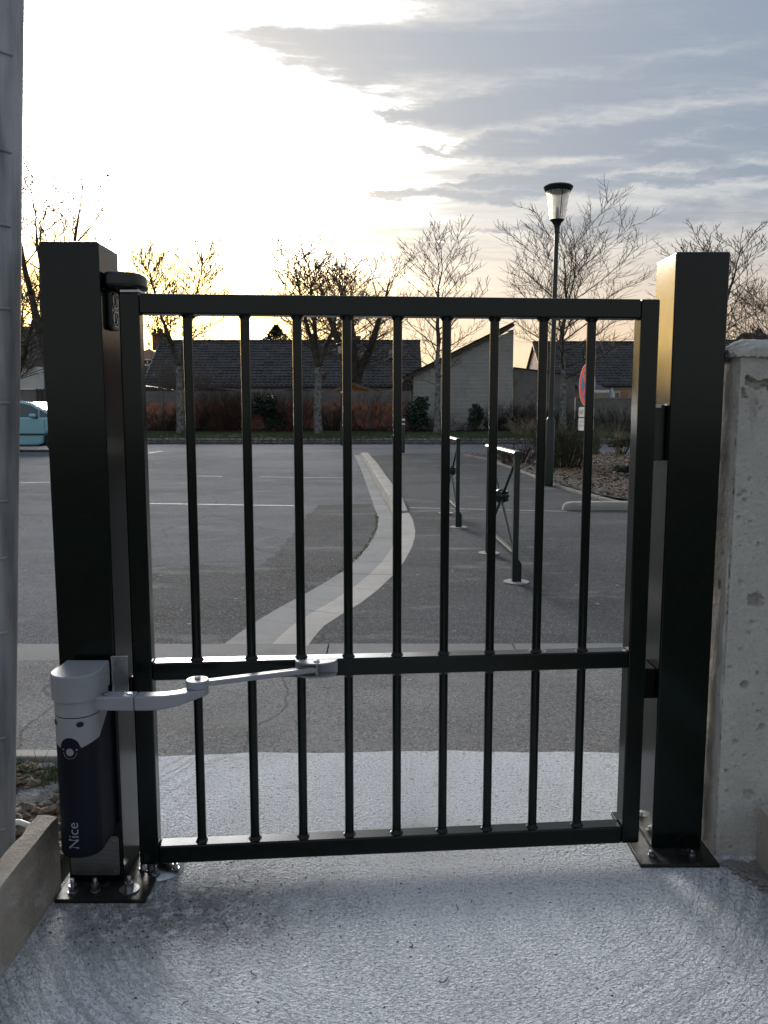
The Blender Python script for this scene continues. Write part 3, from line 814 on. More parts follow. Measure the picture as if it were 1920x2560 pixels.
# half-round clevis bracket fixed to the middle rail
br = thing('arm_bracket', (BRK.x, BRK.y, 0), 'half round grey bracket holding the motor arm on the middle rail', 'bracket', rz=GA)
def half(r, n=24): return [(r*math.cos(R(180 + 180*k/n)), .019 + r*.72*math.sin(R(180 + 180*k/n))) for k in range(n+1)]
hb = half(.056)
MB().prism(hb, .5935, .5975).build('top_plate', M['grey_plastic'], br, bevel=.001)
MB().prism(half(.054), .5565, .5605).build('bottom_plate', M['grey_plastic'], br, bevel=.001)
MB().box((-.056, .0165, .561), (.056, .0205, .593)).build('back_plate', M['grey_plastic'], br, bevel=.001)
MB().lathe([(.0085, .5978), (.0085, .6005), (.006, .602)], 18, (0, 0, 0)).build('pin_head', M['white'], br, smooth=40)
MB().tube([(0, 0, .561), (0, 0, .593)], .006, 12).build('pin', M['zinc'], br, smooth=40)
# folded steel bracket between motor and post
fb = MB(); fb.box((.0565, .095, .515), (.0975, .0985, .632)); fb.box((.0565, .088, .515), (.0605, .0948, .632)); fb.build('mounting_bracket', M['zinc'], op, bevel=.0012)
MB().tube([(.086, .0945, .618), (.086, .0905, .618)], .006, 6).build('bracket_bolt', M['zinc'], op)

# ------------------------------------------------------------------ left: precast boards, galvanised fence post, soil
def pt_board(name, x0, x1, y0, y1, h, label, skew=0):
    mb = MB(); ny_ = 90; nz_ = 16; xs = (x0, x1); vs = []; fs = []
    # closed section swept along y with worn edges
    sec = [(0, -.05)] + [(0, h * k / 8) for k in range(1, 8)] + [(.006, h - .004), (.012, h), (.5, h + .001), (.988, h), (.994, h - .004), (1, h*.7), (1, -.05)]
    for j in range(ny_ + 1):
        y = y0 + (y1 - y0) * j / ny_
        for s_, z in sec:
            if s_ <= .012 and 0 < z: dx_ = rnd.uniform(-.0015, .0015)
            else: dx_ = 0
            if s_ in (.012, .988) and rnd.random() < .2: z -= rnd.uniform(0, .006)
            vs.append((x0 + (x1 - x0) * s_ + skew * (y - y1) + dx_, y, z + rnd.uniform(-.0008, .0008)))
    m_ = len(sec)
    for j in range(ny_):
        for i in range(m_ - 1): a = j*m_+i; fs.append((a, a+1, a+m_+1, a+m_))
    fs += [tuple(range(m_)), tuple(ny_*m_ + k for k in range(m_))]
    mb.add(vs, fs); o = mb.build(name, M['board'], smooth=50)
    return tag(o, label, 'concrete board', 'precast boards along the apron')
pt_board('gravel_board', -.905, -.852, -.8, 2.03, .205, 'weathered precast concrete board beside soil and galvanised post', -.005)
pt_board('gravel_board', 1.035, 1.09, -.8, 2.15, .17, 'low dark precast concrete board meeting foot of old concrete wall', .02)

# leaning galvanised fence post with welded wires
a_ = P(3, 2150, 2.12); b_ = P(12, -60, 2.12)
fp0 = Vector((-1.094, 2.12, -.10)); fp1 = Vector((-.909, 2.12, 2.75))
fpost = thing('fence_post', (0, 0, 0), 'leaning galvanised steel tube post with welded wire stubs', 'fence post')
MB().tube([fp0, lerp(fp0, fp1, .5), fp1], .066, 32).build('tube', M['galv'], fpost, smooth=40)
for yy in (108, 321, 483, 664, 869, 1083, 1207, 1370, 1600, 1800, 2030):
    p = P(26, yy, 2.062); ax = lerp(fp0, fp1, (p.z - fp0.z) / (fp1.z - fp0.z))
    y_ = ax.y - .0655
    arc_ = [(ax.x + .0675*math.sin(R(g)), ax.y - .0675*math.cos(R(g)), p.z - .00002*g) for g in range(-30, 61, 10)]
    MB().tube([(ax.x - .42, 2.052, p.z + .004), (ax.x - .07, 2.056, p.z + .002)] + arc_, .0042, 8).build('wire', M['galv'], fpost, smooth=60)

# soil strip with clods behind the board
def soil_z(x, y):
    return -.01 + .035*math.sin(x*7 + y*3) * math.sin(y*6) + .02*math.sin(x*19 + 1)*math.sin(y*15)
mb = MB(); nx, ny = 50, 60; vs = []; fs = []
for j in range(ny+1):
    for i in range(nx+1):
        x = -3.2 + 2.295*i/nx; y = -.6 + 3.42*j/ny; vs.append((x, y, soil_z(x, y) + rnd.uniform(-.012, .012)))
for j in range(ny):
    for i in range(nx): a = j*(nx+1)+i; fs.append((a, a+1, a+nx+2, a+nx+1))
struct(mb.add(vs, fs).build('soil_strip', M['soil']))
mb = MB()
for i in range(2200):
    x = rnd.uniform(-1.6, -.91); y = rnd.uniform(1.9, 2.80); s_ = rnd.uniform(.008, .03) if rnd.random() < .85 else rnd.uniform(.03, .05)
    rock(mb, (x, y, soil_z(x, y) + s_*.2), s_*1.2, s_, s_*.8, 0 if rnd.random() < .86 else 1)
tag(mb.build('soil_clods', [M['soil'], M['stone']]), 'loose brown clods and stones in the soil strip', 'soil', kind='stuff')
mb = MB()
for i in range(260):
    c_ = rnd.choice([(-1.02, 2.74), (-1.12, 2.7), (-.95, 2.76), (-1.3, 2.72)]); x = c_[0] + rnd.gauss(0, .035); y = c_[1] + rnd.gauss(0, .03); a = rnd.uniform(0, 6.3); h = rnd.uniform(.03, .08)
    mb.add([(x-.0022, y, .0), (x+.0022, y, .0), (x + math.cos(a)*h*.6, y + math.sin(a)*h*.6, h)], [(0,1,2)])
tag(mb.build('weeds', M['grass']), 'small green weed tufts at back of the soil strip', 'weeds', kind='stuff')
pth = thing('edging_kerb', (-1.45, 2.86, 0), 'pale concrete edging kerb at back of the soil strip', 'kerb')
MB().box((-1.5, -.03, -.08), (-.02, .035, .018)).build('kerb_block', M['kerb'], pth, bevel=.006)
MB().box((-.01, -.03, -.08), (.575, .035, .016)).build('kerb_block', M['kerb'], pth, bevel=.006)
# white plastic conduit loop poking out of the soil
cpts = [(-1.35, 2.30, .02), (-1.18, 2.28, .055), (-1.06, 2.26, .065), (-1.005, 2.25, .050), (-.985, 2.245, .02), (-.98, 2.24, -.05)]
tag(MB().tube(cpts, .0085, 10).build('cable_conduit', M['white'], smooth=60), 'white plastic conduit curving out of the soil behind the board', 'conduit')

# ------------------------------------------------------------------ right: old concrete wall end with weathered cap
wall = thing('concrete_wall', (.936, 2.19, 0), 'old cast concrete wall end with chips, holes and rough cap', 'wall')
def wall_face():
    mb = MB(); nx_, nz_ = 150, 330; vs = []; fs = []
    W_, H_ = .62, 1.40
    holes = [(.075, .742, .020, .018), (.155, .80, .034, .024), (.062, .50, .012, .010), (.20, .56, .015, .012), (.115, .38, .01, .008), (.03, 1.015, .006, .006), (.045, .60, .006, .005), (.21, .93, .008, .008), (.14, 1.06, .006, .006), (.25, .30, .02, .012), (.09, .18, .016, .01), (.19, .12, .02, .012)]
    pr_ = random.Random(5)
    holes += [(pr_.uniform(.01, .3), pr_.uniform(.02, 1.3), pr_.choice((.004, .005, .006, .009)), .005) for k in range(70)]
    for j in range(nz_+1):
        for i in range(nx_+1):
            x = W_*i/nx_; z = -.06 + (H_ + .06)*j/nz_
            d = .0022*math.sin(x*31 + z*12) * math.sin(z*23 + 1.3) + .003*math.sin(z*5 + x*3) + rnd.uniform(-.0013, .0013)
            for hx, hz, hr, dep in holes:
                q_ = math.hypot(x - hx, (z - hz)) / (hr * (1 + .10*math.sin(5*math.atan2(z-hz, x-hx) + hx*90) + .08*math.sin(11*math.atan2(z-hz, x-hx) + hz*50)))
                if q_ < 1: d += 1.7*dep * (1 - q_**4)
            zc_ = 1.318 + .012*math.sin(x*40) + .008*math.sin(x*97)
            if x > .02 and abs(z - zc_) < .010: d += .022
            if x > .01 and .004 < zc_ - z < .045 and math.sin(x*61 + z*35) > .35: d += .010
            if i == 0: d += .004 + rnd.uniform(0, .004)
            vs.append((x + (0 if i else rnd.uniform(.0, .004)), d, z))
    for j in range(nz_):
        for i in range(nx_): a = j*(nx_+1)+i; fs.append((a, a+1, a+nx_+2, a+nx_+1))
    o = len(vs); mz = 160; my = 24
    scars = [(.035, 1.255, .007, .018), (.055, 1.05, .004, .01), (.05, .86, .005, .005), (.06, .77, .007, .016), (.03, 1.13, .003, .012), (.045, .97, .003, .016), (.035, .55, .006, .012)]
    for j in range(mz+1):
        for i in range(my+1):
            y = .20*i/my; z = -.06 + (H_ + .06)*j/mz
            d = .0025*math.sin(y*45 + z*6) + .0015*math.sin(z*37) + rnd.uniform(-.0009, .0009)
            for hy, hz, hr, hl in scars:
                q_ = math.hypot((y - hy)/hr, (z - hz)/hl)
                if q_ < 1: d += .010*(1 - q_*q_)
            if i == 0: d = rnd.uniform(.001, .004)
            vs.append((d, y + (.005 if i == 0 else 0), z))
    for j in range(mz):
        for i in range(my): a = o + j*(my+1)+i; fs.append((a, a+my+1, a+my+2, a+1))
    mb.add(vs, fs)
    mb.box((.012, .03, -.06), (.61, .20, 1.392))
    return mb.build('wall_body', M['pillar'], wall, smooth=50)
wall_face()
def wall_cap():
    mb = MB(); nx_, ny_ = 70, 34; vs = []; fs = []
    for j in range(ny_+1):
        for i in range(nx_+1):
            x = -.012 + .64*i/nx_; y = -.010 + .22*j/ny_
            hip = min(1, (x + .012) / .055) * .5 + .5
            z = 1.402 + .030*min(1, (y + .012)/.10)*hip + .012*min(1, (x+.012)/.05) - .02*max(0, (y - .1)/.1)
            z += .0035*math.sin((y*160 + x*26 + 4*math.sin(x*9)))*(.4 + .6*math.sin(x*7 + 2)**2) + .003*math.sin(x*21 + y*9) + rnd.uniform(-.0012, .0012)
            vs.append((x, y, z))
    for j in range(ny_):
        for i in range(nx_): a = j*(nx_+1)+i; fs.append((a, a+1, a+nx_+2, a+nx_+1))
    # skirt
    o = len(vs); edge = [i for i in range(nx_+1)] + [j*(nx_+1)+nx_ for j in range(1, ny_+1)] + [ny_*(nx_+1)+i for i in range(nx_-1, -1, -1)] + [j*(nx_+1) for j in range(ny_-1, 0, -1)]
    for e in edge: v_ = vs[e]; vs.append((v_[0], v_[1], 1.394 + rnd.uniform(-.002, .002)))
    for k in range(len(edge)): k2 = (k+1) % len(edge); fs.append((edge[k], o + k, o + k2, edge[k2]))
    mb.add(vs, fs); return mb.build('cap', M['pillar'], wall, smooth=35)
wall_cap()
# debris: grit on the apron
def debris(name, cents, n, smin, smax, mats, label, z=0.0):
    mb = MB()
    for i in range(n):
        cx_, cy_, sx_, sy_ = rnd.choice(cents); s_ = smin + (smax - smin) * rnd.random()**3
        rock(mb, (cx_ + rnd.gauss(0, sx_), cy_ + rnd.gauss(0, sy_), z + s_*.2), s_*rnd.uniform(.8, 1.8), s_, s_*.7, rnd.randrange(len(mats)), 5)
    return tag(mb.build(name, mats), label, 'debris', kind='stuff')
debris('grit', [(-.48, 1.90, .14, .05), (-.35, 2.02, .16, .08), (-.62, 1.86, .12, .05), (-.1, 1.5, .5, .3)], 900, .0012, .0055, [M['twig_dark'], M['soil'], M['stone']], 'dark metal swarf and grit round the hinge post foot')
mb = MB()
for i in range(330):
    t_ = rnd.random(); x = .96 + .075*t_ + rnd.gauss(0, .012); y = 2.155 - .18*t_*rnd.random() - rnd.uniform(0, .02) + .0
    s_ = rnd.uniform(.006, .02); rock(mb, (min(x, 1.03), y, s_*.25), s_*1.3, s_, s_*.8, 0, 5)
tag(mb.build('rubble', M['stone']), 'crumbled mortar bits at foot of the old wall', 'debris', kind='stuff')
mb = MB()
for i in range(34):
    x, y = rnd.uniform(-.8, .95), rnd.uniform(.9, 2.8); a = rnd.uniform(0, 6.3); l_ = rnd.uniform(.008, .03); r_ = .0009
    mb.tube([(x, y, .002), (x + math.cos(a)*l_*.5, y + math.sin(a)*l_*.5, .003), (x + math.cos(a+.4)*l_, y + math.sin(a+.4)*l_, .002)], r_, 4)
tag(mb.build('leaf_scraps', M['twig_dark']), 'tiny dry stalks scattered on the concrete apron', 'debris', kind='stuff')

# ------------------------------------------------------------------ barriers
def barrier(base, rz):
    t = thing('crossed_barrier', base, '', 'barrier', 'crossed green barriers along the pavement', rz)
    g = M['barrier_green']; Lb = 1.26; H = .975
    for y, s_ in ((0, 1), (Lb, -1)):
        pr = [(-.022, 0), (.046, 0), (.046, .135), (.020, .175), (.020, H - .035), (-.022, H - .035)]
        p = MB().prism(pr, y - .02, y + .02, 'y').build('post', g, t, bevel=.003)
        MB().lathe([(.095, -.006), (.095, .001)], 30, (0.01, y, 0)).build('footing', M['gutter_b'], t)
    MB().prism([(-.032, H-.035), (.032, H-.035), (.035, H-.022), (.022, H-.008), (-.022, H-.008), (-.035, H-.022)], -.04, Lb + .04, 'y').build('top_rail', g, t, bevel=.002)
    MB().box((-.017, .02, .185), (.017, Lb - .02, .215)).build('bottom_rail', g, t, bevel=.003)
    for k, (z0, z1) in enumerate(((.215, H-.04), (H-.04, .215))):
        off = .008 if k else -.008
        MB().tube([(off, .02, z0), (off, Lb - .02, z1)], .0115, 10).build('brace', g, t, smooth=40)
    zc_ = (.215 + H - .04)/2
    mb = MB(); mb.lathe([(.001, -.06), (.032, -.052), (.050, -.03), (.056, 0), (.050, .03), (.032, .052), (.001, .06)], 20, (0, Lb/2, zc_), cap=False)
    ros = mb.build('rosette', g, t, smooth=60)
    for k in range(10):
        a = 2*math.pi*k/10
        for zz in (-.03, .0, .03):
            rr_ = .05 if zz else .056
            mb = MB(); rock(mb, (rr_*math.cos(a + zz*9), Lb/2 + rr_*math.sin(a + zz*9), zc_ + zz), .026, .026, .032); mb.build('leaf', g, ros)
    return t
n1_ = G(1112,1256); f1_ = G(1055,1195); d_ = f1_ - n1_
b1 = barrier(n1_, math.atan2(d_.y, d_.x) - math.pi/2); b1['label'] = 'crossed green barrier nearer the gate of the pair'
n2_ = G(988,1138)
b2 = copy_tree(b1); b2.location = n2_; b2.rotation_euler = (0, 0, math.atan2(d_.y, d_.x) - math.pi/2); b2['label'] = 'crossed green barrier farther from the gate beside kerb stones'

# ------------------------------------------------------------------ street lamps
def lamp(base, H, label, s_=1.0, ty=0):
    t = thing('street_lamp', base, label, 'street lamp', 'green street lamps')
    g = M['barrier_green']
    zb = .235*H
    MB().lathe([(.075*s_, 0), (.075*s_, zb - .06), (.07*s_, zb - .03), (.05*s_, zb)], 22).build('base_tube', g, t, smooth=40)
    MB().lathe([(.043*s_, zb - .01), (.037*s_, H*.86)], 18).build('pole', g, t, smooth=40)
    z0 = H*.86
    lan = MB().lathe([(.040*s_, z0 - .08), (.048*s_, z0 - .02), (.048*s_, z0 + .03), (.075*s_, z0 + .09), (.120*s_, z0 + .135)], 26).build('lantern_base', g, t, smooth=40)
    z1 = z0 + .135; z2 = H - .055
    prof = [(.118*s_, z1), (.135*s_, lerp(z1, z2, .2)), (.155*s_, lerp(z1, z2, .5)), (.180*s_, lerp(z1, z2, .8)), (.205*s_, z2 - .02)]
    ring = MB(); nn = 64; vs = []; fs = []
    for r_, z in prof:
        for k in range(nn): a = 2*math.pi*k/nn; q_ = r_*(1 + (.012 if k % 2 else 0)); vs.append((q_*math.cos(a), q_*math.sin(a), z))
    for j in range(len(prof)-1):
        for k in range(nn): k2 = (k+1) % nn; fs.append((j*nn+k, j*nn+k2, (j+1)*nn+k2, (j+1)*nn+k))
    ring.add(vs, fs).build('lantern_glass', M['lantern_glass'], t, smooth=30)
    cp_ = MB().lathe([(.205*s_, z2 - .055), (.235*s_, z2 - .01), (.245*s_, z2 + .015), (.225*s_, z2 + .035), (.15*s_, z2 + .05), (.02, z2 + .056)], 30).build('lantern_cap', g, t, smooth=50)
    for k in range(16):
        a = 2*math.pi*k/16
        MB().box((-.004, -.002, z2 - .085), (.004, .002, z2 - .05), M=Matrix.Translation((.196*s_*math.cos(a), .196*s_*math.sin(a), 0)) @ Matrix.Rotation(a, 4, 'Z')).build('louvre', g, cp_)
    for k in range(3):
        a = R(40 + 120*k); pts = [(r_*1.02*math.cos(a), r_*1.02*math.sin(a), z) for r_, z in prof]
        MB().tube(pts, .007*s_, 6).build('rib', g, t, smooth=50)
    MB().lathe([(.03*s_, z1), (.035*s_, z1 + .12), (.02*s_, z1 + .2)], 12).build('bulb_holder', M['grey_plastic'], t, smooth=40)
    MB().box((-.0785*s_, -.01, zb*.35), (-.0745*s_, .01, zb*.62)).build('hatch', g, t)
    return t
lb = G(1185,1049); hL = P(1205,399,lb.y).z
l1 = lamp(lb, hL, 'dark green street lamp with flared glass lantern beside planting bed'); l1.rotation_euler = (0, R(.45), 0)
lb2 = G(739,962); hL2 = P(739,741,lb2.y).z
l2 = lamp(lb2, hL2, 'street lamp standing in front of the garden wall and wooden shed', .85)
MB().lathe([(.042, 1.95), (.042, 2.02)], 16).build('reflector_band', M['white'], l2, smooth=40)

# bollard by the kerb end
bp = G(871,978)
bo = thing('bollard', bp, 'slim dark green bollard with white reflector at end of the kerb', 'bollard')
MB().lathe([(.05, 0), (.05, .9), (.042, .93), (.042, .96), (.055, .98), (.05, 1.03), (.02, 1.06)], 18).build('post', M['barrier_green'], bo, smooth=40)
MB().lathe([(.056, .98), (.058, 1.02), (.05, 1.05)], 18).build('reflector_band', M['white'], bo, smooth=40)
MB().lathe([(.0515, .86), (.0515, .91)], 18).build('reflector_band', M['white'], bo, smooth=40)

# ------------------------------------------------------------------ traffic sign
SY = 12.4
sc_ = P(1267, 831, SY)
sg = thing('no_stopping_sign', (sc_.x, SY, 0), 'red and blue round no stopping sign with white plates below', 'traffic sign', rz=R(-83))
SR = (P(1267,785,SY).z - P(1267,877,SY).z) / 2; zc_ = sc_.z
# local frame: face looks along -Y
MB().tube([(0, .035, -.05), (0, .035, zc_ + SR*.8)], .022, 14).build('pole', M['galv'], sg, smooth=40)
dk = MB().tube([(0, .012, zc_), (0, 0, zc_)], SR, 48).build('disc', M['white'], sg)
def seg_disc(a0, a1, r0, r1, off):
    vs = []; n = 14
    for k in range(n+1):
        a = R(a0 + (a1-a0)*k/n); vs.append((r1*math.cos(a), off, zc_ + r1*math.sin(a)))
    for k in range(n, -1, -1):
        a = R(a0 + (a1-a0)*k/n); vs.append((r0*math.cos(a), off, zc_ + r0*math.sin(a)))
    return MB().add(vs, [tuple(range(len(vs)))])
MB().add([(SR*.965*math.cos(2*math.pi*k/48), -.0015, zc_ + SR*.965*math.sin(2*math.pi*k/48)) for k in range(48)], [tuple(range(48))]).build('red_field', M['red_sign'], dk)
for q_ in range(4):
    vs = []; c0 = R(90*q_); g_ = SR*.10; rb = SR*.70
    ux = Vector((math.cos(c0), math.sin(c0))); 
    pts = [ux * g_*1.45]
    for k in range(13):
        a = c0 + R(-45 + 90*k/12); e = .14 * (1 if k == 0 else (-1 if k == 12 else 0))
        a2 = c0 + R(-45 + 8.5 + (90 - 17)*k/12); pts.append(Vector((math.cos(a2), math.sin(a2))) * rb)
    MB().add([(p.x, -.003, zc_ + p.y) for p in pts], [tuple(range(len(pts)))]).build('blue_field', M['blue_sign'], dk)
def plate_(z0, z1, x0, x1, texts):
    p = MB().prism(rrect(x0, x1, z0, z1, .03), 0, .012, 'y').build('plate', M['white'], sg)
    for body, size, x, z, mm in texts:
        me = text_mesh(body, size)
        for v_ in me.vertices: v_.co = Vector((x + v_.co.x * .82, -.0015, z + v_.co.y))
        me.materials.append(M[mm]); o = bpy.data.objects.new('lettering', me); COL.objects.link(o); o.parent = p
zA1, zA0 = P(1267,879,SY).z, P(1267,901,SY).z; zB1, zB0 = P(1267,903.5,SY).z, P(1267,930.5,SY).z
hA = zA1 - zA0; hB = zB1 - zB0
plate_(zA0, zA1, -SR*.95, SR*.95, [('SAUF', hA*.62, -SR*.86, zA0 + hA*.28, 'ink')])
plate_(zB0, zB1, -SR*.95, SR*.95, [('GTS PERSO', hB*.27, -SR*.88, zB0 + hB*.62, 'ink_grey'), ('PERSO MON', hB*.27, -SR*.88, zB0 + hB*.28, 'ink_grey')])

# ------------------------------------------------------------------ planting bed
def bed_z(x, y): return .02 + .10*max(0, min(1, (x - 1.5)/5)) + .025*math.sin(x*2.1)*math.sin(y*1.3)
BE = [G(*p) for p in bed_edge]
bed_poly = BE + [Vector((9.5, 9.9, 0)), Vector((13, 14, 0)), Vector((14, 22, 0)), Vector((9, 23.5, 0)), Vector((3, 23.5, 0))]
def inside(p, poly):
    c_ = False; n = len(poly)
    for i in range(n):
        a, b = poly[i], poly[(i+1) % n]
        if (a.y > p[1]) != (b.y > p[1]) and p[0] < (b.x - a.x)*(p[1] - a.y)/(b.y - a.y) + a.x: c_ = not c_
    return c_
bedm = bmesh.new()
bv = [bedm.verts.new((p.x, p.y, 0)) for p in bed_poly]; bedm.faces.new(bv)
bmesh.ops.triangulate(bedm, faces=bedm.faces[:])
bmesh.ops.subdivide_edges(bedm, edges=bedm.edges[:], cuts=8, use_grid_fill=True)
for v_ in bedm.verts: v_.co.z = bed_z(v_.co.x, v_.co.y)
me = bpy.data.meshes.new('planting_bed'); bedm.to_mesh(me); bedm.free(); me.materials.append(M['bed'])
struct(bpy.data.objects.new('planting_bed', me)); COL.objects.link(bpy.data.objects['planting_bed'])
mb = MB()
for i in range(60000):
    y = 9.5 + 14*rnd.random()**1.5; x = rnd.uniform(.8, min(13, y*.62 + .6))
    if not inside((x, y), bed_poly): continue
    l_ = rnd.uniform(.010, .030); a = rnd.uniform(0, 6.3); z = bed_z(x, y) + rnd.uniform(.0, .025); wd = l_*rnd.uniform(.35, .7)
    t1 = rnd.uniform(-.6, .6)*l_; t2 = rnd.uniform(-.5, .5)*wd
    cx_, sx_ = math.cos(a), math.sin(a)
    mi = 1 if (x > 3.4 and y > 11.5 and rnd.random() < .75) or rnd.random() < .25 else 0
    mb.add([(x - cx_*l_ + sx_*wd, y - sx_*l_ - cx_*wd, z - t1), (x + cx_*l_ + sx_*wd, y + sx_*l_ - cx_*wd, z + t1), (x + cx_*l_ - sx_*wd, y + sx_*l_ + cx_*wd, z + t1 + t2), (x - cx_*l_ - sx_*wd, y - sx_*l_ + cx_*wd, z - t1 + t2)], [(0,1,2,3)], mi)
tag(mb.build('bark_mulch', [M['chips'], M['chips_brown']]), 'pale bark chips and brown leaves covering the planting bed', 'mulch', kind='stuff')
eb = thing('bed_edging', (0, 0, 0), 'low concrete edging along the planting bed', 'edging')
BE2 = resample(BE, 15)
for a, b in zip(BE2, BE2[1:]):
    d = (b - a).normalized(); n_ = Vector((-d.y, d.x, 0)) * .045; a2 = a + d*.006; b2_ = b - d*.006
    mb = MB(); vs = [a2 - n_, b2_ - n_, b2_ + n_, a2 + n_]
    mb.add([(p.x, p.y, -.05) for p in vs] + [(p.x, p.y, .035 + rnd.uniform(-.006, .006)) for p in vs], [(0,3,2,1),(4,5,6,7),(0,1,5,4),(1,2,6,5),(2,3,7,6),(3,0,4,7)])
    mb.build('edging_block', M['kerb'], eb, bevel=.008)
# loose kerb element lying across the pavement end
ka, kb_ = G(1216,1100), G(1400,1102)
kk = thing('kerb_block', ka, 'broken ended concrete kerb block on the pavement by the planting bed', 'kerb block')
mb = MB(); n = 9; vs = []; fs = []; Lk = kb_.x - ka.x
for i in range(n):
    x = (0, .02, .06, .12, .3, .6, .9, 1.0, Lk)[i] if i < 8 else Lk
    s_ = (.35, .7, .9, 1, 1, 1, 1, 1, 1)[i]
    for (yy, zz) in ((-.06, -.02), (-.065, .055*s_), (-.04, .095*s_), (.06, .10*s_), (.075, -.02)):
        vs.append((x, yy*(.6 + .4*s_) + rnd.uniform(-.004, .004), zz + rnd.uniform(-.004, .004)))
for i in range(n-1):
    for k in range(5): k2 = (k+1) % 5; fs.append((i*5+k, i*5+k2, (i+1)*5+k2, (i+1)*5+k))
fs += [(4,3,2,1,0), tuple((n-1)*5+k for k in range(5))]
mb.add(vs, fs).build('block', M['kerb'], kk, smooth=40)

# ------------------------------------------------------------------ plants
def rdir(up=0.0, spread=1.0):
    a = rnd.uniform(0, 2*math.pi); z = up + rnd.uniform(-1, 1)*spread
    v = Vector((math.cos(a), math.sin(a), z)); return v.normalized()
def branch_pts(p, d, L_, n, wob, lift):
    pts = [p.copy()]; d = d.normalized()
    for i in range(n):
        d = (d + Vector((rnd.gauss(0, wob), rnd.gauss(0, wob), rnd.gauss(0, wob*.6) + lift))).normalized()
        p = p + d * (L_/n); pts.append(p.copy())
    return pts
def bare_tree(base, H, label, crown_r=3.0, r0=.16, forks=1, fork_z=.34, seed=1, first=.26, dens=1.0, dark=False, lean=(0, 0), group='bare trees along the verge', up=1.0, twig=.0088):
    global rnd
    keep = rnd; rnd = random.Random(seed)
    t = thing('bare_tree', base, label, 'tree', group)
    tr = MB(); cr = MB(); tw = MB()
    def twig_at(p, d, L_):
        pts = branch_pts(p, d, L_, 3, .08, .08)
        tw.tube(pts, [twig*1.15, twig, twig*.8, twig*.55], 3, cap=False)
    def sub(p, d, L_, r_, lvl):
        n = 5 if lvl == 1 else 4
        pts = branch_pts(p, d, L_, n, .06 if lvl == 1 else .09, .07*up if lvl == 1 else .09)
        rr_ = [max(twig, r_*(1 - .78*i/n)) for i in range(n+1)]
        (cr if lvl == 1 else tw).tube(pts, rr_, 5 if lvl == 1 else 4, cap=False)
        if lvl == 1:
            k = max(3, int(L_*4.6*dens))
        else:
            k = max(2, int(L_*5.2*dens))
        for i in range(k):
            s_ = .16 + .84*(i + rnd.random())/k; j = min(n-1, int(s_*n)); q_ = lerp(pts[j], pts[j+1], s_*n - j)
            dd = (pts[j+1] - pts[j]).normalized(); side = dd.cross(rdir()).normalized()
            a = rnd.uniform(.5, 1.0); nd = (dd*math.cos(a) + side*math.sin(a) + Vector((0, 0, .18))).normalized()
            if lvl == 1: sub(q_, nd, L_*rnd.uniform(.26, .48)*(1.15 - .5*s_), max(twig*1.2, r_*(1 - .7*s_)*.5), 2)
            else: twig_at(q_, nd, max(.2, L_*rnd.uniform(.30, .6)))
        if lvl == 2: twig_at(pts[-1], (pts[-1]-pts[-2]), L_*.4)
    leaders = []
    zf = H*fork_z
    top0 = Vector((lean[0], lean[1], 0))
    if forks == 1:
        n = 10; pts = []
        for i in range(n+1):
            s_ = i/n; pts.append(Vector((top0.x*s_ + rnd.gauss(0, .05)*s_*2, top0.y*s_ + rnd.gauss(0, .04), H*.98*s_)))
        pts[0] = Vector((0, 0, -.1)); rad = [r0*1.25] + [max(twig*1.3, r0*(1 - s_/n)**.9) for s_ in range(1, n+1)]
        k = 5
        tr.tube(pts[:k+1], rad[:k+1], 12); cr.tube(pts[k:], rad[k:], 8, cap=False)
        leaders.append((pts, rad, first))
    else:
        tp = [Vector((0, 0, -.1)), Vector((rnd.gauss(0, .03), 0, zf*.35)), Vector((lean[0]*.3 + rnd.gauss(0, .04), 0, zf*.7)), Vector((lean[0]*.5, 0, zf))]
        tr.tube(tp, [r0*1.3, r0*1.05, r0*.98, r0*.92], 12)
        for f_ in range(forks):
            a = 2*math.pi*f_/forks + (0.15 if forks == 2 else rnd.uniform(-.3, .3)); sp = crown_r*.5
            top = Vector((math.cos(a)*sp*.85 + lean[0], math.sin(a)*sp*.7, H*rnd.uniform(.90, .99)))
            n = 8; pts = []
            for i in range(n+1):
                s_ = i/n; c_ = lerp(tp[-1], top, s_); bow = math.sin(s_*math.pi)*.06*sp
                pts.append(c_ + Vector((math.cos(a)*bow + rnd.gauss(0, .02), math.sin(a)*bow, -.0)))
            pts[0] = tp[-1].copy()
            rad = [max(twig*1.3, r0*.60*(1 - i/n)**.85) for i in range(n+1)]
            cr.tube(pts, rad, 8, cap=False); leaders.append((pts, rad, .12))
    for pts, rad, f0 in leaders:
        n = len(pts) - 1; k = int((32 if forks == 1 else 24)*dens)
        az = rnd.uniform(0, 6.3)
        for i in range(k):
            s_ = f0 + (.985 - f0)*(i + rnd.random()*.8)/k; j = min(n-1, int(s_*n)); q_ = lerp(pts[j], pts[j+1], s_*n - j)
            r_ = lerp(rad[j], rad[j+1], s_*n - j); az += 2.4 + rnd.uniform(-.4, .4)
            sh = math.sin(min(1, (s_ - f0)/(1 - f0)*.86 + .24)*math.pi*.76)**.8 if forks == 1 else (.35 + math.sin(min(1, s_*.85 + .2)*math.pi*.8)*.75)
            L_ = crown_r*(.32 + .85*sh)*rnd.uniform(.8, 1.12)*(1 if forks == 1 else .60)
            tilt = R(lerp(74, 34, s_)) * rnd.uniform(.85, 1.1)
            d = Vector((math.cos(az)*math.sin(tilt), math.sin(az)*math.sin(tilt), math.cos(tilt)))
            sub(q_, d, L_, max(twig*1.6, min(r_*.5, .014*L_)), 1)
    mz = sorted(v[2] for v in tw.v)[int(len(tw.v)*.997)]; mr = sorted(abs(v[0]) for v in tw.v)[int(len(tw.v)*.985)]
    fz, fr = H/mz, crown_r/mr
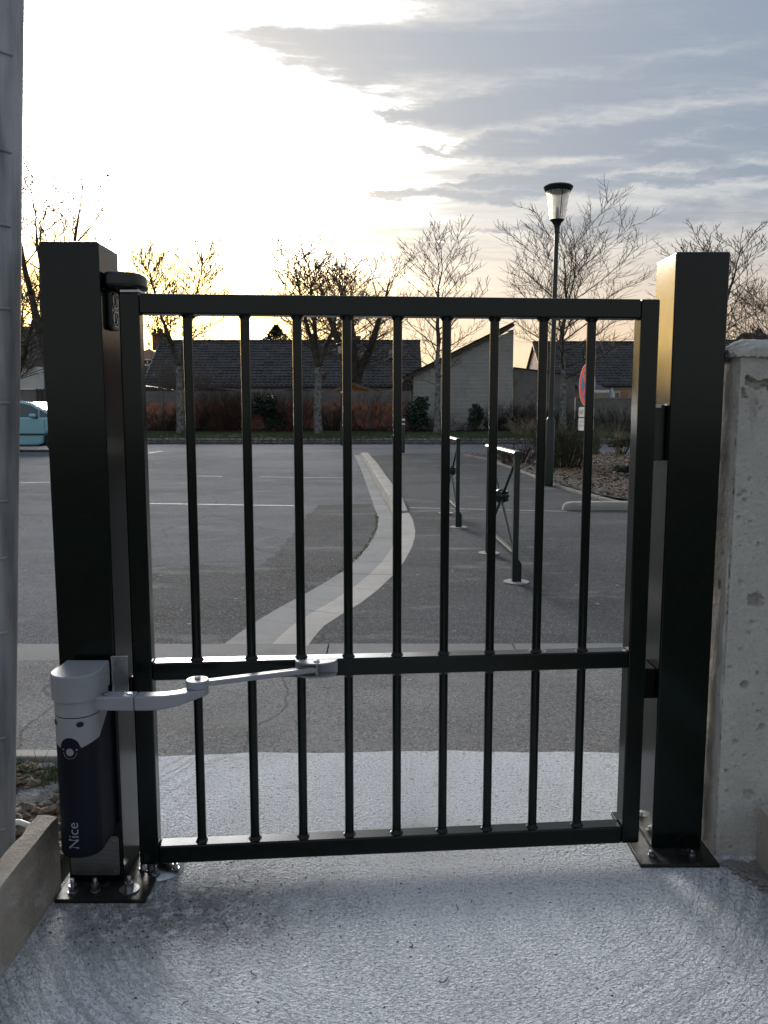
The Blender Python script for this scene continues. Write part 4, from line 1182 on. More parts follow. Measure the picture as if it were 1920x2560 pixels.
    for q_ in (tr, cr, tw): q_.v = [(v[0]*(fr if v[2] > H*.2 else 1) if q_ is not tr else v[0], v[1]*fr if q_ is not tr else v[1], v[2]*fz) for v in q_.v]
    bm_ = M['bark_dark'] if dark else M['bark']
    tr.build('trunk', bm_, t, smooth=60)
    c1_ = cr.build('limbs', M['bark_dark'], t, smooth=60)
    tw.build('twigs', M['twig'], t)
    rnd = keep
    return t
def tree_at(px_, py_, top, Y, label, **kw):
    b = P(px_, py_, Y); z = verge_z(b.x, Y) if 32.8 < Y < 43 else kw.pop('gz', .2)
    return bare_tree(Vector((b.x, Y, z)), P(px_, top, Y).z - z, label, **kw)
tree_at(390, 935, 505, 38.3, 'forked bare tree with pale trunk before the red wall', crown_r=2.3, r0=.15, forks=2, fork_z=.36, seed=4, twig=.0125, dens=1.2)
tree_at(688, 940, 512, 38.0, 'bare tree with pale blotched trunk near the wooden shed', crown_r=2.3, r0=.16, forks=3, fork_z=.38, seed=12, twig=.0120, dens=1.05)
tree_at(944, 942, 474, 38.0, 'upright bare tree in front of the concrete block gable', crown_r=2.1, r0=.155, seed=21, dens=.9)
tree_at(1214, 932, 420, 38.6, 'tall bare tree behind the planting bed', crown_r=3.4, r0=.175, seed=33, first=.28, dens=.85)
tree_at(1512, 935, 488, 38.6, 'bare tree half hidden behind the latch post', crown_r=2.3, r0=.16, forks=3, fork_z=.34, seed=41)
tree_at(1705, 935, 560, 40.0, 'bare tree beyond the old concrete wall', crown_r=3.6, r0=.16, seed=52, first=.22)
tree_at(112, 930, 322, 36.5, 'large bare tree with dark limbs behind the turquoise car', crown_r=3.1, r0=.24, forks=3, fork_z=.26, seed=66, dark=True, dens=.7, twig=.0125)
tree_at(768, 900, 545, 44.5, 'thick dark forked bare tree in the garden behind the wall', crown_r=3.2, r0=.34, forks=4, fork_z=.30, seed=71, dark=True, dens=.8, gz=.3)
tree_at(25, 930, 560, 40.0, 'dense bare tree beside white building behind the car', crown_r=2.8, r0=.2, forks=4, fork_z=.2, seed=81, dark=True, dens=.9)

def bare_shrub(base, w_, h_, label, m_, n=90, seed=1, group='bare shrubs below the garden wall', r_=.006):
    global rnd
    keep = rnd; rnd = random.Random(seed)
    mb = MB()
    for i in range(n):
        a = rnd.uniform(0, 6.3); q_ = rnd.random()**.5*.35
        p = Vector((math.cos(a)*w_*q_*.8, math.sin(a)*w_*q_*.5, -.03))
        d = Vector((math.cos(a)*q_*1.6*w_/h_, math.sin(a)*q_*w_/h_, 1)).normalized()
        L_ = h_*rnd.uniform(.65, 1.08); pts = branch_pts(p, d, L_, 4, .12, .0)
        mb.tube(pts, [r_*1.3, r_*1.1, r_, r_*.8, r_*.5], 3, cap=False)
        for k in range(9):
            j = rnd.randrange(1, 4); s_ = rnd.random(); q2 = lerp(pts[j], pts[j+1], s_)
            dd = ((pts[j+1]-pts[j]).normalized() + rdir()*.75).normalized()
            mb.tube(branch_pts(q2, dd, L_*rnd.uniform(.15, .34), 2, .2, .03), [r_*.8, r_*.65, r_*.4], 3, cap=False)
    t = thing('bare_shrub', base, label, 'shrub', group)
    mb.build('stems', m_, t)
    rnd = keep; return t
def leafy_shrub(base, w_, h_, label, m_, n=2600, seed=1, leaf=.05, group='leafy shrubs', lobes=7, stem=True):
    global rnd
    keep = rnd; rnd = random.Random(seed)
    t = thing('leafy_shrub', base, label, 'shrub', group)
    L_ = []
    for i in range(lobes):
        a = rnd.uniform(0, 6.3); q_ = rnd.uniform(.1, .32); zz = rnd.uniform(.25, .74)
        L_.append((Vector((math.cos(a)*w_*q_, math.sin(a)*w_*q_*.7, h_*zz)), w_*rnd.uniform(.2, .3), h_*rnd.uniform(.2, .28)))
    mb = MB()
    for i in range(n):
        c_, rx, rz_ = rnd.choice(L_); d = rdir(); q_ = rnd.random()**.45
        p = c_ + Vector((d.x*rx*q_, d.y*rx*q_, d.z*rz_*q_))
        if p.z < .02: p.z = rnd.uniform(.02, .2)
        u_ = rdir(.2)*leaf*rnd.uniform(.6, 1.3); v_ = u_.cross(rdir()).normalized()*leaf*.42
        mb.add([p - u_*.5, p + v_, p + u_, p - v_], [(0,1,2,3)])
    mb.build('foliage', m_, t)
    if stem:
        sm = MB()
        for c_, rx, rz_ in L_:
            sm.tube(branch_pts(Vector((c_.x*.15, c_.y*.15, -.05)), c_, c_.length*1.1, 4, .08, 0), [.02, .017, .013, .009, .004], 5, cap=False)
            for k in range(10):
                sm.tube(branch_pts(c_ + rdir()*.05, rdir(.3), rx*1.1, 2, .2, .05), [.007, .005, .003], 3, cap=False)
        sm.build('stems', M['twig_dark'], t)
    rnd = keep; return t
def vb(px_, Y): x = P(px_, 930, Y).x; return Vector((x, Y, verge_z(x, Y)))
sh = [(352, 2.0, 1.15, 'low tangled bare shrub below red wall, beside pale forked trunk', 'twig_dark', 80), (488, 3.0, 2.35, 'wide rounded reddish bare shrub against the red wall', 'twig_red', 190),
      (640, 2.2, 2.2, 'reddish bare shrub growing beside the dark evergreen shrub', 'twig_red', 90), (722, 1.9, 1.3, 'low bare shrub between pale trunk and far street lamp', 'twig_dark', 90),
      (800, 3.0, 2.0, 'thin upright bare shrub below the wooden shed', 'twig_red', 60), (930, 1.7, 1.0, 'dark scrubby shrub at foot of the block gable', 'twig_dark', 90),
      (1085, 2.0, 1.5, 'bare shrub before the right end of the block gable', 'twig_dark', 90), (1165, 2.6, 1.4, 'bare shrub below the rendered wall', 'twig_dark', 120),
      (1240, 2.4, 1.1, 'dark tangled shrub behind the sign', 'twig_dark', 120), (420, 1.6, 1.2, 'small dark bare shrub left of the wide reddish shrub', 'twig_dark', 80), (1340, 3.0, 1.3, 'dark bare shrub before the low garden wall', 'twig_dark', 120),
      (1130, 1.3, .8, 'straw coloured dead stems on the verge before rendered wall', 'straw', 60)]
for i, (x, w_, h_, lab, mm, n) in enumerate(sh):
    bare_shrub(vb(x, 40.0 if mm != 'straw' else 36), w_, h_, lab, M[mm], n, 100 + i)
# winter bush showing above the wall
bare_shrub(vb(372, 42.4) + Vector((0, 0, .6)), 3.2, 3.05, 'pale bare bush rising behind the red wall', M['twig'], 160, 130)
leafy_shrub(vb(578, 39.6), 2.1, 2.3, 'dark evergreen shrub between two reddish bare shrubs', M['leaf_dark'], 4200, 201, .09)
leafy_shrub(vb(893, 39.6), 2.0, 2.05, 'dark spreading evergreen shrub at end of red wall', M['leaf_dark'], 3600, 202, .09)
leafy_shrub(vb(1028, 40.2), .8, 1.55, 'ivy covered stump against the block gable', M['leaf_dark'], 1300, 203, .07)
leafy_shrub(vb(1070, 40.2), 1.3, .7, 'low dark leafy shrub by corner of block gable', M['leaf_dark'], 1100, 204, .07)
leafy_shrub(vb(1180, 40.0), 1.2, 1.3, 'green leafy shrub beside tall tree trunk', M['leaf_olive'], 1500, 205, .07)
def hedge_strip():
    mb = MB()
    for i in range(9000):
        x = rnd.uniform(-19, 18); y = rnd.uniform(39.6, 40.9); z = verge_z(x, y) + rnd.random()**2*.55*(.6 + .4*math.sin(x*2.3))
        u_ = rdir(.3)*rnd.uniform(.05, .13); v_ = u_.cross(rdir()).normalized()*.03
        mb.add([Vector((x, y, z)) - u_, Vector((x, y, z)) + v_, Vector((x, y, z)) + u_], [(0,1,2)])
    return tag(mb.build('ground_cover', M['twig_dark']), 'dark leaf litter and ground cover below the garden wall', 'ground cover', kind='stuff')
hedge_strip()
# bed plants
def gb(px_, py_): p = G(px_, py_, .06); return Vector((p.x, p.y, bed_z(p.x, p.y)))
p_ = gb(1222, 1010); bare_shrub(p_, 1.2, 1.0, 'olive brown twiggy shrub in the bed beside the street lamp', M['leaf_olive'], 260, 301, 'shrubs in the planting bed', .004)
p_ = gb(1120, 1000); bare_shrub(p_, 1.1, .55, 'low twiggy shrub at the tip of the planting bed', M['twig_red'], 110, 302, 'shrubs in the planting bed', .004)
p_ = gb(1345, 1030); leafy_shrub(p_, .65, .22, 'low dark green mound in the bark mulch', M['leaf_dark'], 900, 303, .035, 'shrubs in the planting bed', 6, False)
p_ = gb(1345, 985); leafy_shrub(p_, 1.3, .55, 'grey green leafy plant behind the bark mulch', M['leaf_olive'], 900, 304, .05, 'shrubs in the planting bed', 6)
p_ = gb(1410, 990); leafy_shrub(p_, 1.5, .8, 'leafy plant in the bed beyond the gate stile', M['leaf_olive'], 900, 305, .05, 'shrubs in the planting bed', 6)
def grass_clump(base, h_, n, label, m_, seed):
    global rnd
    keep = rnd; rnd = random.Random(seed); mb = MB()
    for i in range(n):
        a = rnd.uniform(0, 6.3); q_ = rnd.uniform(.05, .6); L_ = h_*rnd.uniform(.6, 1.1); pts = []
        p = Vector((rnd.gauss(0, .04), rnd.gauss(0, .04), 0))
        for k in range(5):
            s_ = k/4; pts.append(p + Vector((math.cos(a)*q_*L_*s_*s_, math.sin(a)*q_*L_*s_*s_, L_*(s_ - .35*q_*s_*s_))))
        wv = Vector((-math.sin(a), math.cos(a), 0))*.006
        vs = []; fs = []
        for k, q2 in enumerate(pts): f_ = 1 - k/4.2; vs += [q2 - wv*f_, q2 + wv*f_]
        for k in range(4): fs.append((k*2, k*2+1, k*2+3, k*2+2))
        mb.add(vs, fs)
    rnd = keep
    t = thing('grass_clump', base, label, 'grass', 'grass clumps in the planting bed'); mb.build('blades', m_, t); return t
grass_clump(gb(1288, 985), .95, 120, 'arching green grass clump beside the sign pole', M['leaf_green'], 401)
grass_clump(gb(1335, 985), 1.2, 60, 'tall dry straw stems behind the grass clump', M['straw'], 402)

# ------------------------------------------------------------------ garden wall of red blocks with grey capping
gw = thing('garden_wall', (0, 41, 0), 'red block garden wall with grey concrete top courses', 'wall')
gx0, gx1 = -19.2, 1.35; z0 = .22
zt = P(500, 845, 41).z; rows_r = 7; rh = .215; zr = z0 + rows_r*rh
MB().box((gx0, .03, z0 - .4), (gx1, .16, zr - .02)).build('core', M['mortar'] if False else M['render'], gw)
nseg = 8; blkm = {}
for r_ in range(rows_r):
    x = gx0 + (.42 if r_ % 2 else 0)
    while x < gx1 - .1:
        wd = min(.84, gx1 - x)
        key = round(wd, 2)
        if key not in blkm:
            o = MB().box((.006, 0, .005), (wd - .006, .05, rh - .005)).build('block', M['brick_red'], gw); blkm[key] = o.data
        else:
            o = bpy.data.objects.new('block', blkm[key]); COL.objects.link(o); o.parent = gw
        o.location = (x, rnd.uniform(-.008, .008), z0 + r_*rh); x += wd
gh = (zt - zr) / 2
for r_ in range(2):
    x = gx0
    while x < gx1 - .2:
        wd = min(2.05, gx1 - x)
        MB().box((.008, -.004, .004), (wd - .008, .09, gh - .004)).build('concrete_panel', M['render'], gw).location = (x, rnd.uniform(-.006, .006), zr + r_*gh); x += wd
x = gx0
while x < gx1:
    MB().box((-.06, -.05, z0 - .1), (.06, .1, zt + .02)).build('pier', M['render'], gw, bevel=.006).location = (x, 0, 0); x += 2.05

# ------------------------------------------------------------------ buildings
def tiled_roof(name, parent, A, B, C, D, mat_, tw_=.30, th_=.34):
    """tile courses over the quad A (eave left) B (eave right) C (ridge right) D (ridge left)"""
    A, B, C, D = [Vector(q_) for q_ in (A, B, C, D)]
    nc = max(2, int(round((B - A).length / tw_))); nr = max(2, int(round((D - A).length / th_)))
    nrm = (B - A).cross(D - A).normalized(); vs = []; fs = []
    prof = [(0, .0), (.22, .035), (.48, .045), (.72, .012), (1, .0)]
    for r_ in range(nr):
        v0 = r_/nr; v1 = min(1, (r_ + 1.16)/nr)
        for c_ in range(nc):
            j = rnd.uniform(-.006, .010); o = len(vs)
            for (v_, lift) in ((v0, .045), (v1, .006)):
                for s_, h_ in prof:
                    u_ = (c_ + s_)/nc; e0 = lerp(A, B, u_); e1 = lerp(D, C, u_)
                    vs.append(lerp(e0, e1, v_) + nrm*(lift + h_ + j))
            for s_, h_ in prof:
                u_ = (c_ + s_)/nc; vs.append(lerp(lerp(A, B, u_), lerp(D, C, u_), v0) + nrm*(-.01))
            for k in range(4): fs.append((o+k, o+k+1, o+6+k, o+5+k)); fs.append((o+10+k, o+11+k, o+k+1, o+k))
    MBo = MB(); MBo.add(vs, fs)
    return MBo.build(name, mat_, parent, kind='stuff')
def gable_house(name, x0, x1, ye, yr, ze, zr_, label, wallm, tm_=None, gz=0, over=.25, cat='house'):
    h = thing(name, (0, 0, 0), label, cat)
    yb = 2*yr - ye
    mb = MB(); pr = [(ye + over, gz), (yb - over, gz), (yb - over, ze), (yr, zr_ - .12), (ye + over, ze)]
    mb.prism(pr, x0 + .15, x1 - .15, 'x'); mb.build('wall', wallm, h)
    dk_ = MB(); dk_.add([(x0, ye, ze - .02), (x1, ye, ze - .02), (x1, yr, zr_ - .02), (x0, yr, zr_ - .02), (x0, yb, ze - .02), (x1, yb, ze - .02),
                         (x0, ye, ze - .14), (x1, ye, ze - .14), (x1, yr, zr_ - .14), (x0, yr, zr_ - .14), (x0, yb, ze - .14), (x1, yb, ze - .14)],
                        [(0,1,2,3), (3,2,5,4), (6,9,8,7), (9,10,11,8), (0,3,9,6), (3,4,10,9), (1,7,8,2), (2,8,11,5), (0,6,7,1), (4,5,11,10)])
    rf = dk_.build('roof', M['gutterpipe'], h)
    tiled_roof('tiles', rf, (x0, ye, ze), (x1, ye, ze), (x1, yr, zr_), (x0, yr, zr_), tm_ or M['tile'])
    mb = MB()
    n = int((x1 - x0)/.35)
    for i in range(n):
        xx = x0 + (x1 - x0)*i/n; mb.tube([(xx, yr, zr_ + .03 + .015*(i % 2)), (xx + (x1-x0)/n + .03, yr, zr_ + .045)], .09, 6)
    mb.build('ridge_tiles', tm_ or M['tile'], rf, kind='stuff')
    MB().tube([(x0, ye - .06, ze - .06), (x1, ye - .06, ze - .06)], .07, 8).build('rain_gutter', M['gutterpipe'], h, smooth=40)
    return h, rf
ze = P(600, 833, 50).z; zr_ = P(600, 738, 54.5).z
H1, rf1 = gable_house('long_house', -14.65, 2.35, 50, 54.5, ze, zr_, 'long white bungalow with dark tiled roof behind the red wall', M['wall_white'])
def on_roof(px_, py_, ye=50, yr=54.5, ze_=None, zr2=None):
    # pixel onto the roof slope
    a = Vector((0, ye, ze_ if ze_ is not None else ze)); b = Vector((0, yr, zr2 if zr2 is not None else zr_)); n_ = (b - a).cross(Vector((1, 0, 0))).normalized()
    d = ray(px_, py_); o = Vector((0, 0, HC)); t = (a - o).dot(n_)/d.dot(n_); return o + d*t, n_
def skylight(px_, py_, w_, h_):
    p, n_ = on_roof(px_, py_); up_ = (Vector((0, 54.5, zr_)) - Vector((0, 50, ze))).normalized()
    nn = n_ if n_.y < 0 else -n_
    Mx = Matrix(((1, up_.x, nn.x, p.x), (0, up_.y, nn.y, p.y), (0, up_.z, nn.z, p.z), (0, 0, 0, 1)))
    o = MB().box((-w_/2, -h_/2, .05), (w_/2, h_/2, .17), M=Mx).build('skylight', M['gutterpipe'], H1)
    MB().box((-w_/2 + .07, -h_/2 + .07, .171), (w_/2 - .07, h_/2 - .07, .176), M=Mx).build('pane', M['pane'], o)
skylight(851, 769, .75, 1.0)
for px_ in (633, 699):
    p, n_ = on_roof(px_, 812); MB().lathe([(.13, .0), (.13, .16), (.16, .18), (.02, .24)], 12, tuple(p)).build('roof_vent', M['chimney'], H1, smooth=40)
def chimney(parent, px_, top, Y, w_, zbase, m_, pots=1):
    p = P(px_, top, Y); o = MB()
    o.box((p.x - w_/2, Y - .3, zbase), (p.x + w_/2, Y + .3, p.z - .25)); o.box((p.x - w_/2 - .06, Y - .36, p.z - .25), (p.x + w_/2 + .06, Y + .36, p.z - .13))
    c_ = o.build('chimney', m_, parent)
    for k in range(pots):
        xx = p.x + (k - (pots-1)/2)*w_/max(1, pots)*.95
        MB().lathe([(.10, 0), (.085, .25), (.1, .3)], 12, (xx, Y, p.z - .13)).build('chimney_pot', m_, c_, smooth=40)
chimney(H1, 766, 722, 54.8, .7, zr_ - .5, M['chimney'])
chimney(H1, 346, 716, 55.3, .95, zr_ - .5, M['chimney'], 4)
ap = P(333, 690, 55.3)
am = MB().tube([(ap.x, 55.3, zr_ - .3), (ap.x, 55.3, ap.z)], .025, 6)
for k in range(5): am.tube([(ap.x - .05 + k*.14, 55.0, ap.z - .12), (ap.x - .05 + k*.14, 55.6, ap.z - .12)], .012, 5)
am.tube([(ap.x - .1, 55.3, ap.z - .12), (ap.x + .6, 55.3, ap.z - .12)], .015, 5)
am.build('aerial', M['gutterpipe'], H1)
for x in (-9.5, -4.6, .6):
    o = MB().box((-.75, -.03, 1.5), (.75, .06, ze - .35)).build('window', M['wall_white'], H1); o.location = (x, 50.2, 0)
    MB().box((-.66, -.036, 1.58), (.66, -.031, ze - .43)).build('pane', M['pane'], o)
MB().tube([P(905, 836, 49.8), P(905, 838, 49.75), P(909, 846, 49.8), P(912, 850, 49.9), P(912, 905, 49.9)], .055, 8).build('downpipe', M['gutterpipe'], H1, smooth=50)
# stone house glimpsed beyond the left gable
h2 = thing('stone_house', (0, 0, 0), 'stone house with hipped brown roof and white window beyond the long roof', 'house')
x0, x1 = P(262, 800, 60).x, P(352, 800, 60).x; zw = P(318, 780, 60).z
MB().box((x0, 60, 0), (x1, 66, zw)).build('wall', M['stone'], h2)
apx = P(318, 752, 62)
MB().add([(x0 - .3, 59.7, zw), (x1 + .3, 59.7, zw), (x1 + .3, 66.3, zw), (x0 - .3, 66.3, zw), (apx.x, 62.5, apx.z)], [(0,1,4), (1,2,4), (2,3,4), (3,0,4), (3,2,1,0)]).build('roof', M['chimney'], h2)
MB().lathe([(.06, -.1), (.05, .25), (.10, .32), (.02, .6)], 10, (apx.x, 62.5, apx.z)).build('finial', M['gutterpipe'], h2)
mb = MB()
for i in range(150): rock(mb, (rnd.uniform(x0, x1), 59.99, rnd.uniform(2.6, zw - .1)), rnd.uniform(.3, .55), .10, rnd.uniform(.25, .42))
mb.build('facing_stones', M['stone'], h2, kind='stuff')
wp = P(321, 806, 60)
wn = MB().box((wp.x - .45, 59.86, wp.z - .9), (wp.x + .45, 59.98, wp.z + .62)).build('window', M['white'], h2)
MB().box((wp.x - .36, 59.85, wp.z - .8), (wp.x + .36, 59.859, wp.z + .52)).build('pane', M['pane'], wn)
for k in range(7): MB().lathe([(.05, 0), (.07, .12), (.05, .25)], 8, (wp.x - .9 + .3*k, 59.85, wp.z + .66)).build('baluster', M['white'], h2)
MB().box((wp.x - 1.1, 59.76, wp.z + .91), (wp.x + 1.1, 59.95, wp.z + .98)).build('balustrade_rail', M['white'], h2)
# white building behind the car
h3 = thing('white_building', (0, 0, 0), 'white house with dark roof glimpsed behind the car and bare trees', 'house')
x0, x1 = P(-60, 800, 48).x, P(82, 800, 48).x; zw = P(60, 792, 48).z
MB().box((x0, 48, 0), (x1, 56, zw)).build('wall', M['wall_white'], h3)
rp = [(47.6, zw), (56.4, zw), (52, P(60, 705, 52).z)]
MB().prism(rp, x0 - .3, P(76, 780, 48).x, 'x').build('roof', M['tile'], h3)
lw = thing('low_wall', (0, 0, 0), 'low dark wall with a slatted gate behind the car', 'wall')
xa, xb = P(-80, 860, 39.4).x, P(125, 860, 39.4).x; zl = P(60, 842, 39.4).z
MB().box((xa, 39.4, .1), (xb, 39.6, zl)).build('wall_body', M['render'], lw)
MB().box((xa, 39.33, zl), (xb, 39.67, zl + .07)).build('coping', M['white'], lw)
for k in range(5):
    xx = P(78, 860, 39.3).x + k*.16; MB().box((xx, 39.3, .3), (xx + .09, 39.34, zl + .05)).build('slat', M['wood_dark'], lw)

# sheds behind the wall
def shed(pl, pa, pr, Y, label, fm, rm, dep=4):
    s_ = thing('garden_shed', (0, 0, 0), label, 'shed', 'sheds behind the garden wall')
    a, t_, b = P(*pl, Y), P(*pa, Y), P(*pr, Y)
    MB().prism([(a.x + .15, .2), (b.x - .15, .2), (b.x - .15, b.z), (t_.x, t_.z - .05), (a.x + .15, a.z)], Y + .15, Y + dep, 'y').build('wall', fm, s_)
    for q_, e in ((a, t_), (t_, b)):
        d = (e - q_).normalized(); n_ = Vector((-d.z, 0, d.x)) if (-d.z*0 + d.x) > 0 else Vector((d.z, 0, -d.x))
        mb = MB(); p1, p2 = q_ - d*(.12 if q_ is a else 0), e + d*(.12 if e is b else 0)
        vs = [p1, p2, p2 + n_*.07, p1 + n_*.07]
        mb.add([(v_.x, Y, v_.z) for v_ in vs] + [(v_.x, Y + dep, v_.z) for v_ in vs], [(0,1,2,3),(7,6,5,4),(0,4,5,1),(1,5,6,2),(2,6,7,3),(3,7,4,0)])
        mb.build('roof', rm, s_)
        mb = MB(); vs = [p1 - n_*.11, p2 - n_*.11, p2 - n_*.002, p1 - n_*.002]
        mb.add([(v_.x, Y - .02, v_.z) for v_ in vs] + [(v_.x, Y + .02, v_.z) for v_ in vs], [(0,1,2,3),(7,6,5,4),(0,4,5,1),(1,5,6,2),(2,6,7,3),(3,7,4,0)])
        mb.build('bargeboard', M['wood'] if fm is M['wood'] else M['gutterpipe'], s_)
    return s_
shed((693, 850), (765, 828), (833, 851), 43.5, 'timber shed gable with orange brown bargeboards above the wall', M['wood'], M['slate'])
shed((408, 846), (454, 837), (528, 849), 44.5, 'low grey shed roof above the wall behind the reddish shrub', M['wood_dark'], M['slate'])
shed((262, 832), (300, 834), (390, 848), 44.2, 'shallow sloping shed roof above the wall behind forked tree', M['wood_dark'], M['slate'])
shed((590, 850), (640, 842), (668, 846), 44.8, 'small low shed roof behind dark evergreen shrub', M['wood_dark'], M['slate'])

# concrete block gable building
bk = thing('block_building', (0, 0, 0), 'half gable of bare grey concrete blocks with sloping roof edge', 'building')
Yb = 41.2; bl, brx = P(893, 820, Yb).x, P(1108, 820, Yb).x
zlo, zhi = P(893, 812, Yb).z, P(1108, 711, Yb).z; zg = .25
def ztop(x): return zlo + (zhi - zlo)*(x - bl)/(brx - bl)
MB().prism([(bl + .01, zg - .3), (brx - .01, zg - .3), (brx - .01, zhi - .03), (bl + .01, zlo - .03)], Yb + .007, Yb + .25, 'y').build('mortar', M['mortar'], bk)
bw, bh = .50, .205; r_ = 0; z = zg
while z < zhi:
    x = bl - (bw/2 if r_ % 2 else 0)
    while x < brx:
        xa, xb = max(x, bl) + .006, min(x + bw, brx) - .006
        if xb - xa > .04 and ztop(xb) > z + .03:
            g_ = .011; zt1 = z + bh - g_
            pts = [(xa, z + g_), (xb, z + g_), (xb, min(zt1, ztop(xb))), (xa, min(zt1, max(z + g_ + .005, ztop(xa))))]
            if xa < brx - 3 and False: pass
            MB().prism(pts, Yb + rnd.uniform(-.004, .003), Yb + .05, 'y').build('block', M['block'], bk)
        x += bw
    z += bh; r_ += 1
# sloping roof overhang that runs on past the wall to the left
a = P(872, 823, Yb - .2); b = P(1112, 704, Yb - .2)
d = (b - a).normalized(); n_ = Vector((-d.z, 0, d.x))
mb = MB(); vs = [a, b, b + n_*.16, a + n_*.16]
mb.add([(q_.x, Yb - .25, q_.z) for q_ in vs] + [(q_.x, Yb + 8, q_.z) for q_ in vs], [(0,1,2,3),(7,6,5,4),(0,4,5,1),(1,5,6,2),(2,6,7,3),(3,7,4,0)])
rb_ = mb.build('roof', M['wood_dark'], bk)
for k in range(30):
    q_ = lerp(a, b, (k + .1)/30) + n_*.16
    MB().box((0, -.12, 0), (.32, .25, .05), M=Matrix.Translation((q_.x, Yb - .2, q_.z)) @ Matrix.Rotation(-math.atan2(d.z, d.x), 4, 'Y')).build('verge_tile', M['tile'], rb_)
for px_ in (878, 886):
    q_ = P(px_, 825, Yb + .3); MB().box((q_.x - .05, Yb + .25, .2), (q_.x + .05, Yb + .35, q_.z)).build('timber_post', M['wood_dark'], bk)
MB().box((P(862, 830, Yb).x, Yb + 1.2, .2), (bl, Yb + 1.3, P(872, 828, Yb).z)).build('back_panel', M['wood_dark'], bk)
# rendered wall to the right of the gable
rw = thing('rendered_wall', (0, 0, 0), 'stained grey rendered wall adjoining the concrete block gable', 'wall')
Yw = 41.6; p0, p1 = P(1109.5, 796, Yw), P(1243, 812, Yw)
MB().prism([(p0.x, -.1), (p1.x, -.1), (p1.x, p1.z), (p0.x, p0.z)], Yw, Yw + .3, 'y').build('wall_body', M['render'], rw)
MB().prism([(p0.x, p0.z), (p1.x, p1.z), (p1.x, p1.z + .07), (p0.x, p0.z + .07)], Yw - .06, Yw + .36, 'y').build('coping', M['tile'], rw)
lw2 = thing('low_garden_wall', (0, 0, 0), 'low dark garden wall below the cream house eaves', 'wall')
q0, q1 = P(1243.5, 861, 42).x, P(1640, 861, 42).x; zq = P(1300, 861, 42).z
MB().box((q0, 42, 0), (q1, 42.25, zq)).build('wall_body', M['render'], lw2)
MB().box((q0, 41.96, zq), (q1, 42.29, zq + .05)).build('coping', M['kerb'], lw2)

# cream house on the right with awning
Ye, Yr = 49.5, 54.0
ze2 = P(1300, 831, Ye).z; zr2 = P(1300, 741, Yr).z
hx0 = P(1150, 741, Yr).x; hx1 = P(1545, 741, Yr).x
H4, rf4 = gable_house('cream_house', hx0, hx1, Ye, Yr, ze2, zr2, 'cream house with dark tiled roof, awning and red shutter', M['wall_pink'])
MB().box((hx0 + .3, Ye + .2, 0), (hx1 - .3, Ye + .245, ze2 - .16)).build('front_wall', M['wall_cream'], H4)
def at(px_, py_, Y=Ye + .2): return P(px_, py_, Y)
w0, w1 = at(1326, 846), at(1338, 872)
wn = MB().box((w0.x, Ye + .1, w1.z), (w1.x, Ye + .19, w0.z)).build('window', M['white'], H4); MB().box((w0.x + .05, Ye + .09, w1.z + .05), (w1.x - .05, Ye + .099, w0.z - .06)).build('pane', M['pane'], wn)
w0, w1 = at(1340, 846), at(1356, 872); MB().box((w0.x, Ye + .1, w1.z), (w1.x, Ye + .17, w0.z)).build('shutter', M['brick_red'], H4)
aw0, aw1 = P(1255, 832, 47.5), P(1318, 846, 47.5)
awn = thing('awning', (0, 0, 0), 'dark blue pergola awning with white front edge before the cream house', 'awning')
MB().add([(aw0.x, 49.4, aw0.z + .25), (P(1300, 832, 47.5).x, 49.4, aw0.z + .25), (aw1.x, 47.3, aw1.z + .06), (aw0.x, 47.3, aw1.z + .06),
          (aw0.x, 49.4, aw0.z + .2), (P(1300, 832, 47.5).x, 49.4, aw0.z + .2), (aw1.x, 47.3, aw1.z), (aw0.x, 47.3, aw1.z)], [(0,1,2,3),(7,6,5,4),(0,3,7,4),(1,5,6,2),(2,6,7,3),(0,4,5,1)]).build('canopy', M['awning'], awn)
MB().box((aw0.x, 47.22, aw1.z - .06), (aw1.x, 47.30, aw1.z + .09)).build('valance', M['white'], awn)
for xx in (aw0.x + .1, aw1.x - .1): MB().box((xx - .04, 47.3, 0), (xx + .04, 47.38, aw1.z - .06)).build('leg', M['white'], awn)
pz = P(1321, 838, 47).z
par = thing('folded_parasol', (P(1321, 850, 47).x, 47, 0), 'folded pale striped parasol at the awning corner', 'parasol')
MB().lathe([(.03, 0), (.03, pz)], 10).build('pole', M['white'], par, smooth=40)
mb = MB(); vs = []; fs = []; prs = [(.26, .75), (.23, 1.2), (.17, pz - .5), (.12, pz - .2), (.03, pz)]
for r_, z in prs:
    for k in range(20): a = 2*math.pi*k/20; q_ = r_*(1 if k % 2 else .72); vs.append((q_*math.cos(a), q_*math.sin(a), z))
for j in range(4):
    for k in range(20): k2 = (k+1) % 20; fs.append((j*20+k, j*20+k2, (j+1)*20+k2, (j+1)*20+k))
mb.add(vs, fs, 0); mb.mi = [k % 2 for k in range(len(fs))]
mb.build('canopy', [M['white'], M['ink_grey']], par)
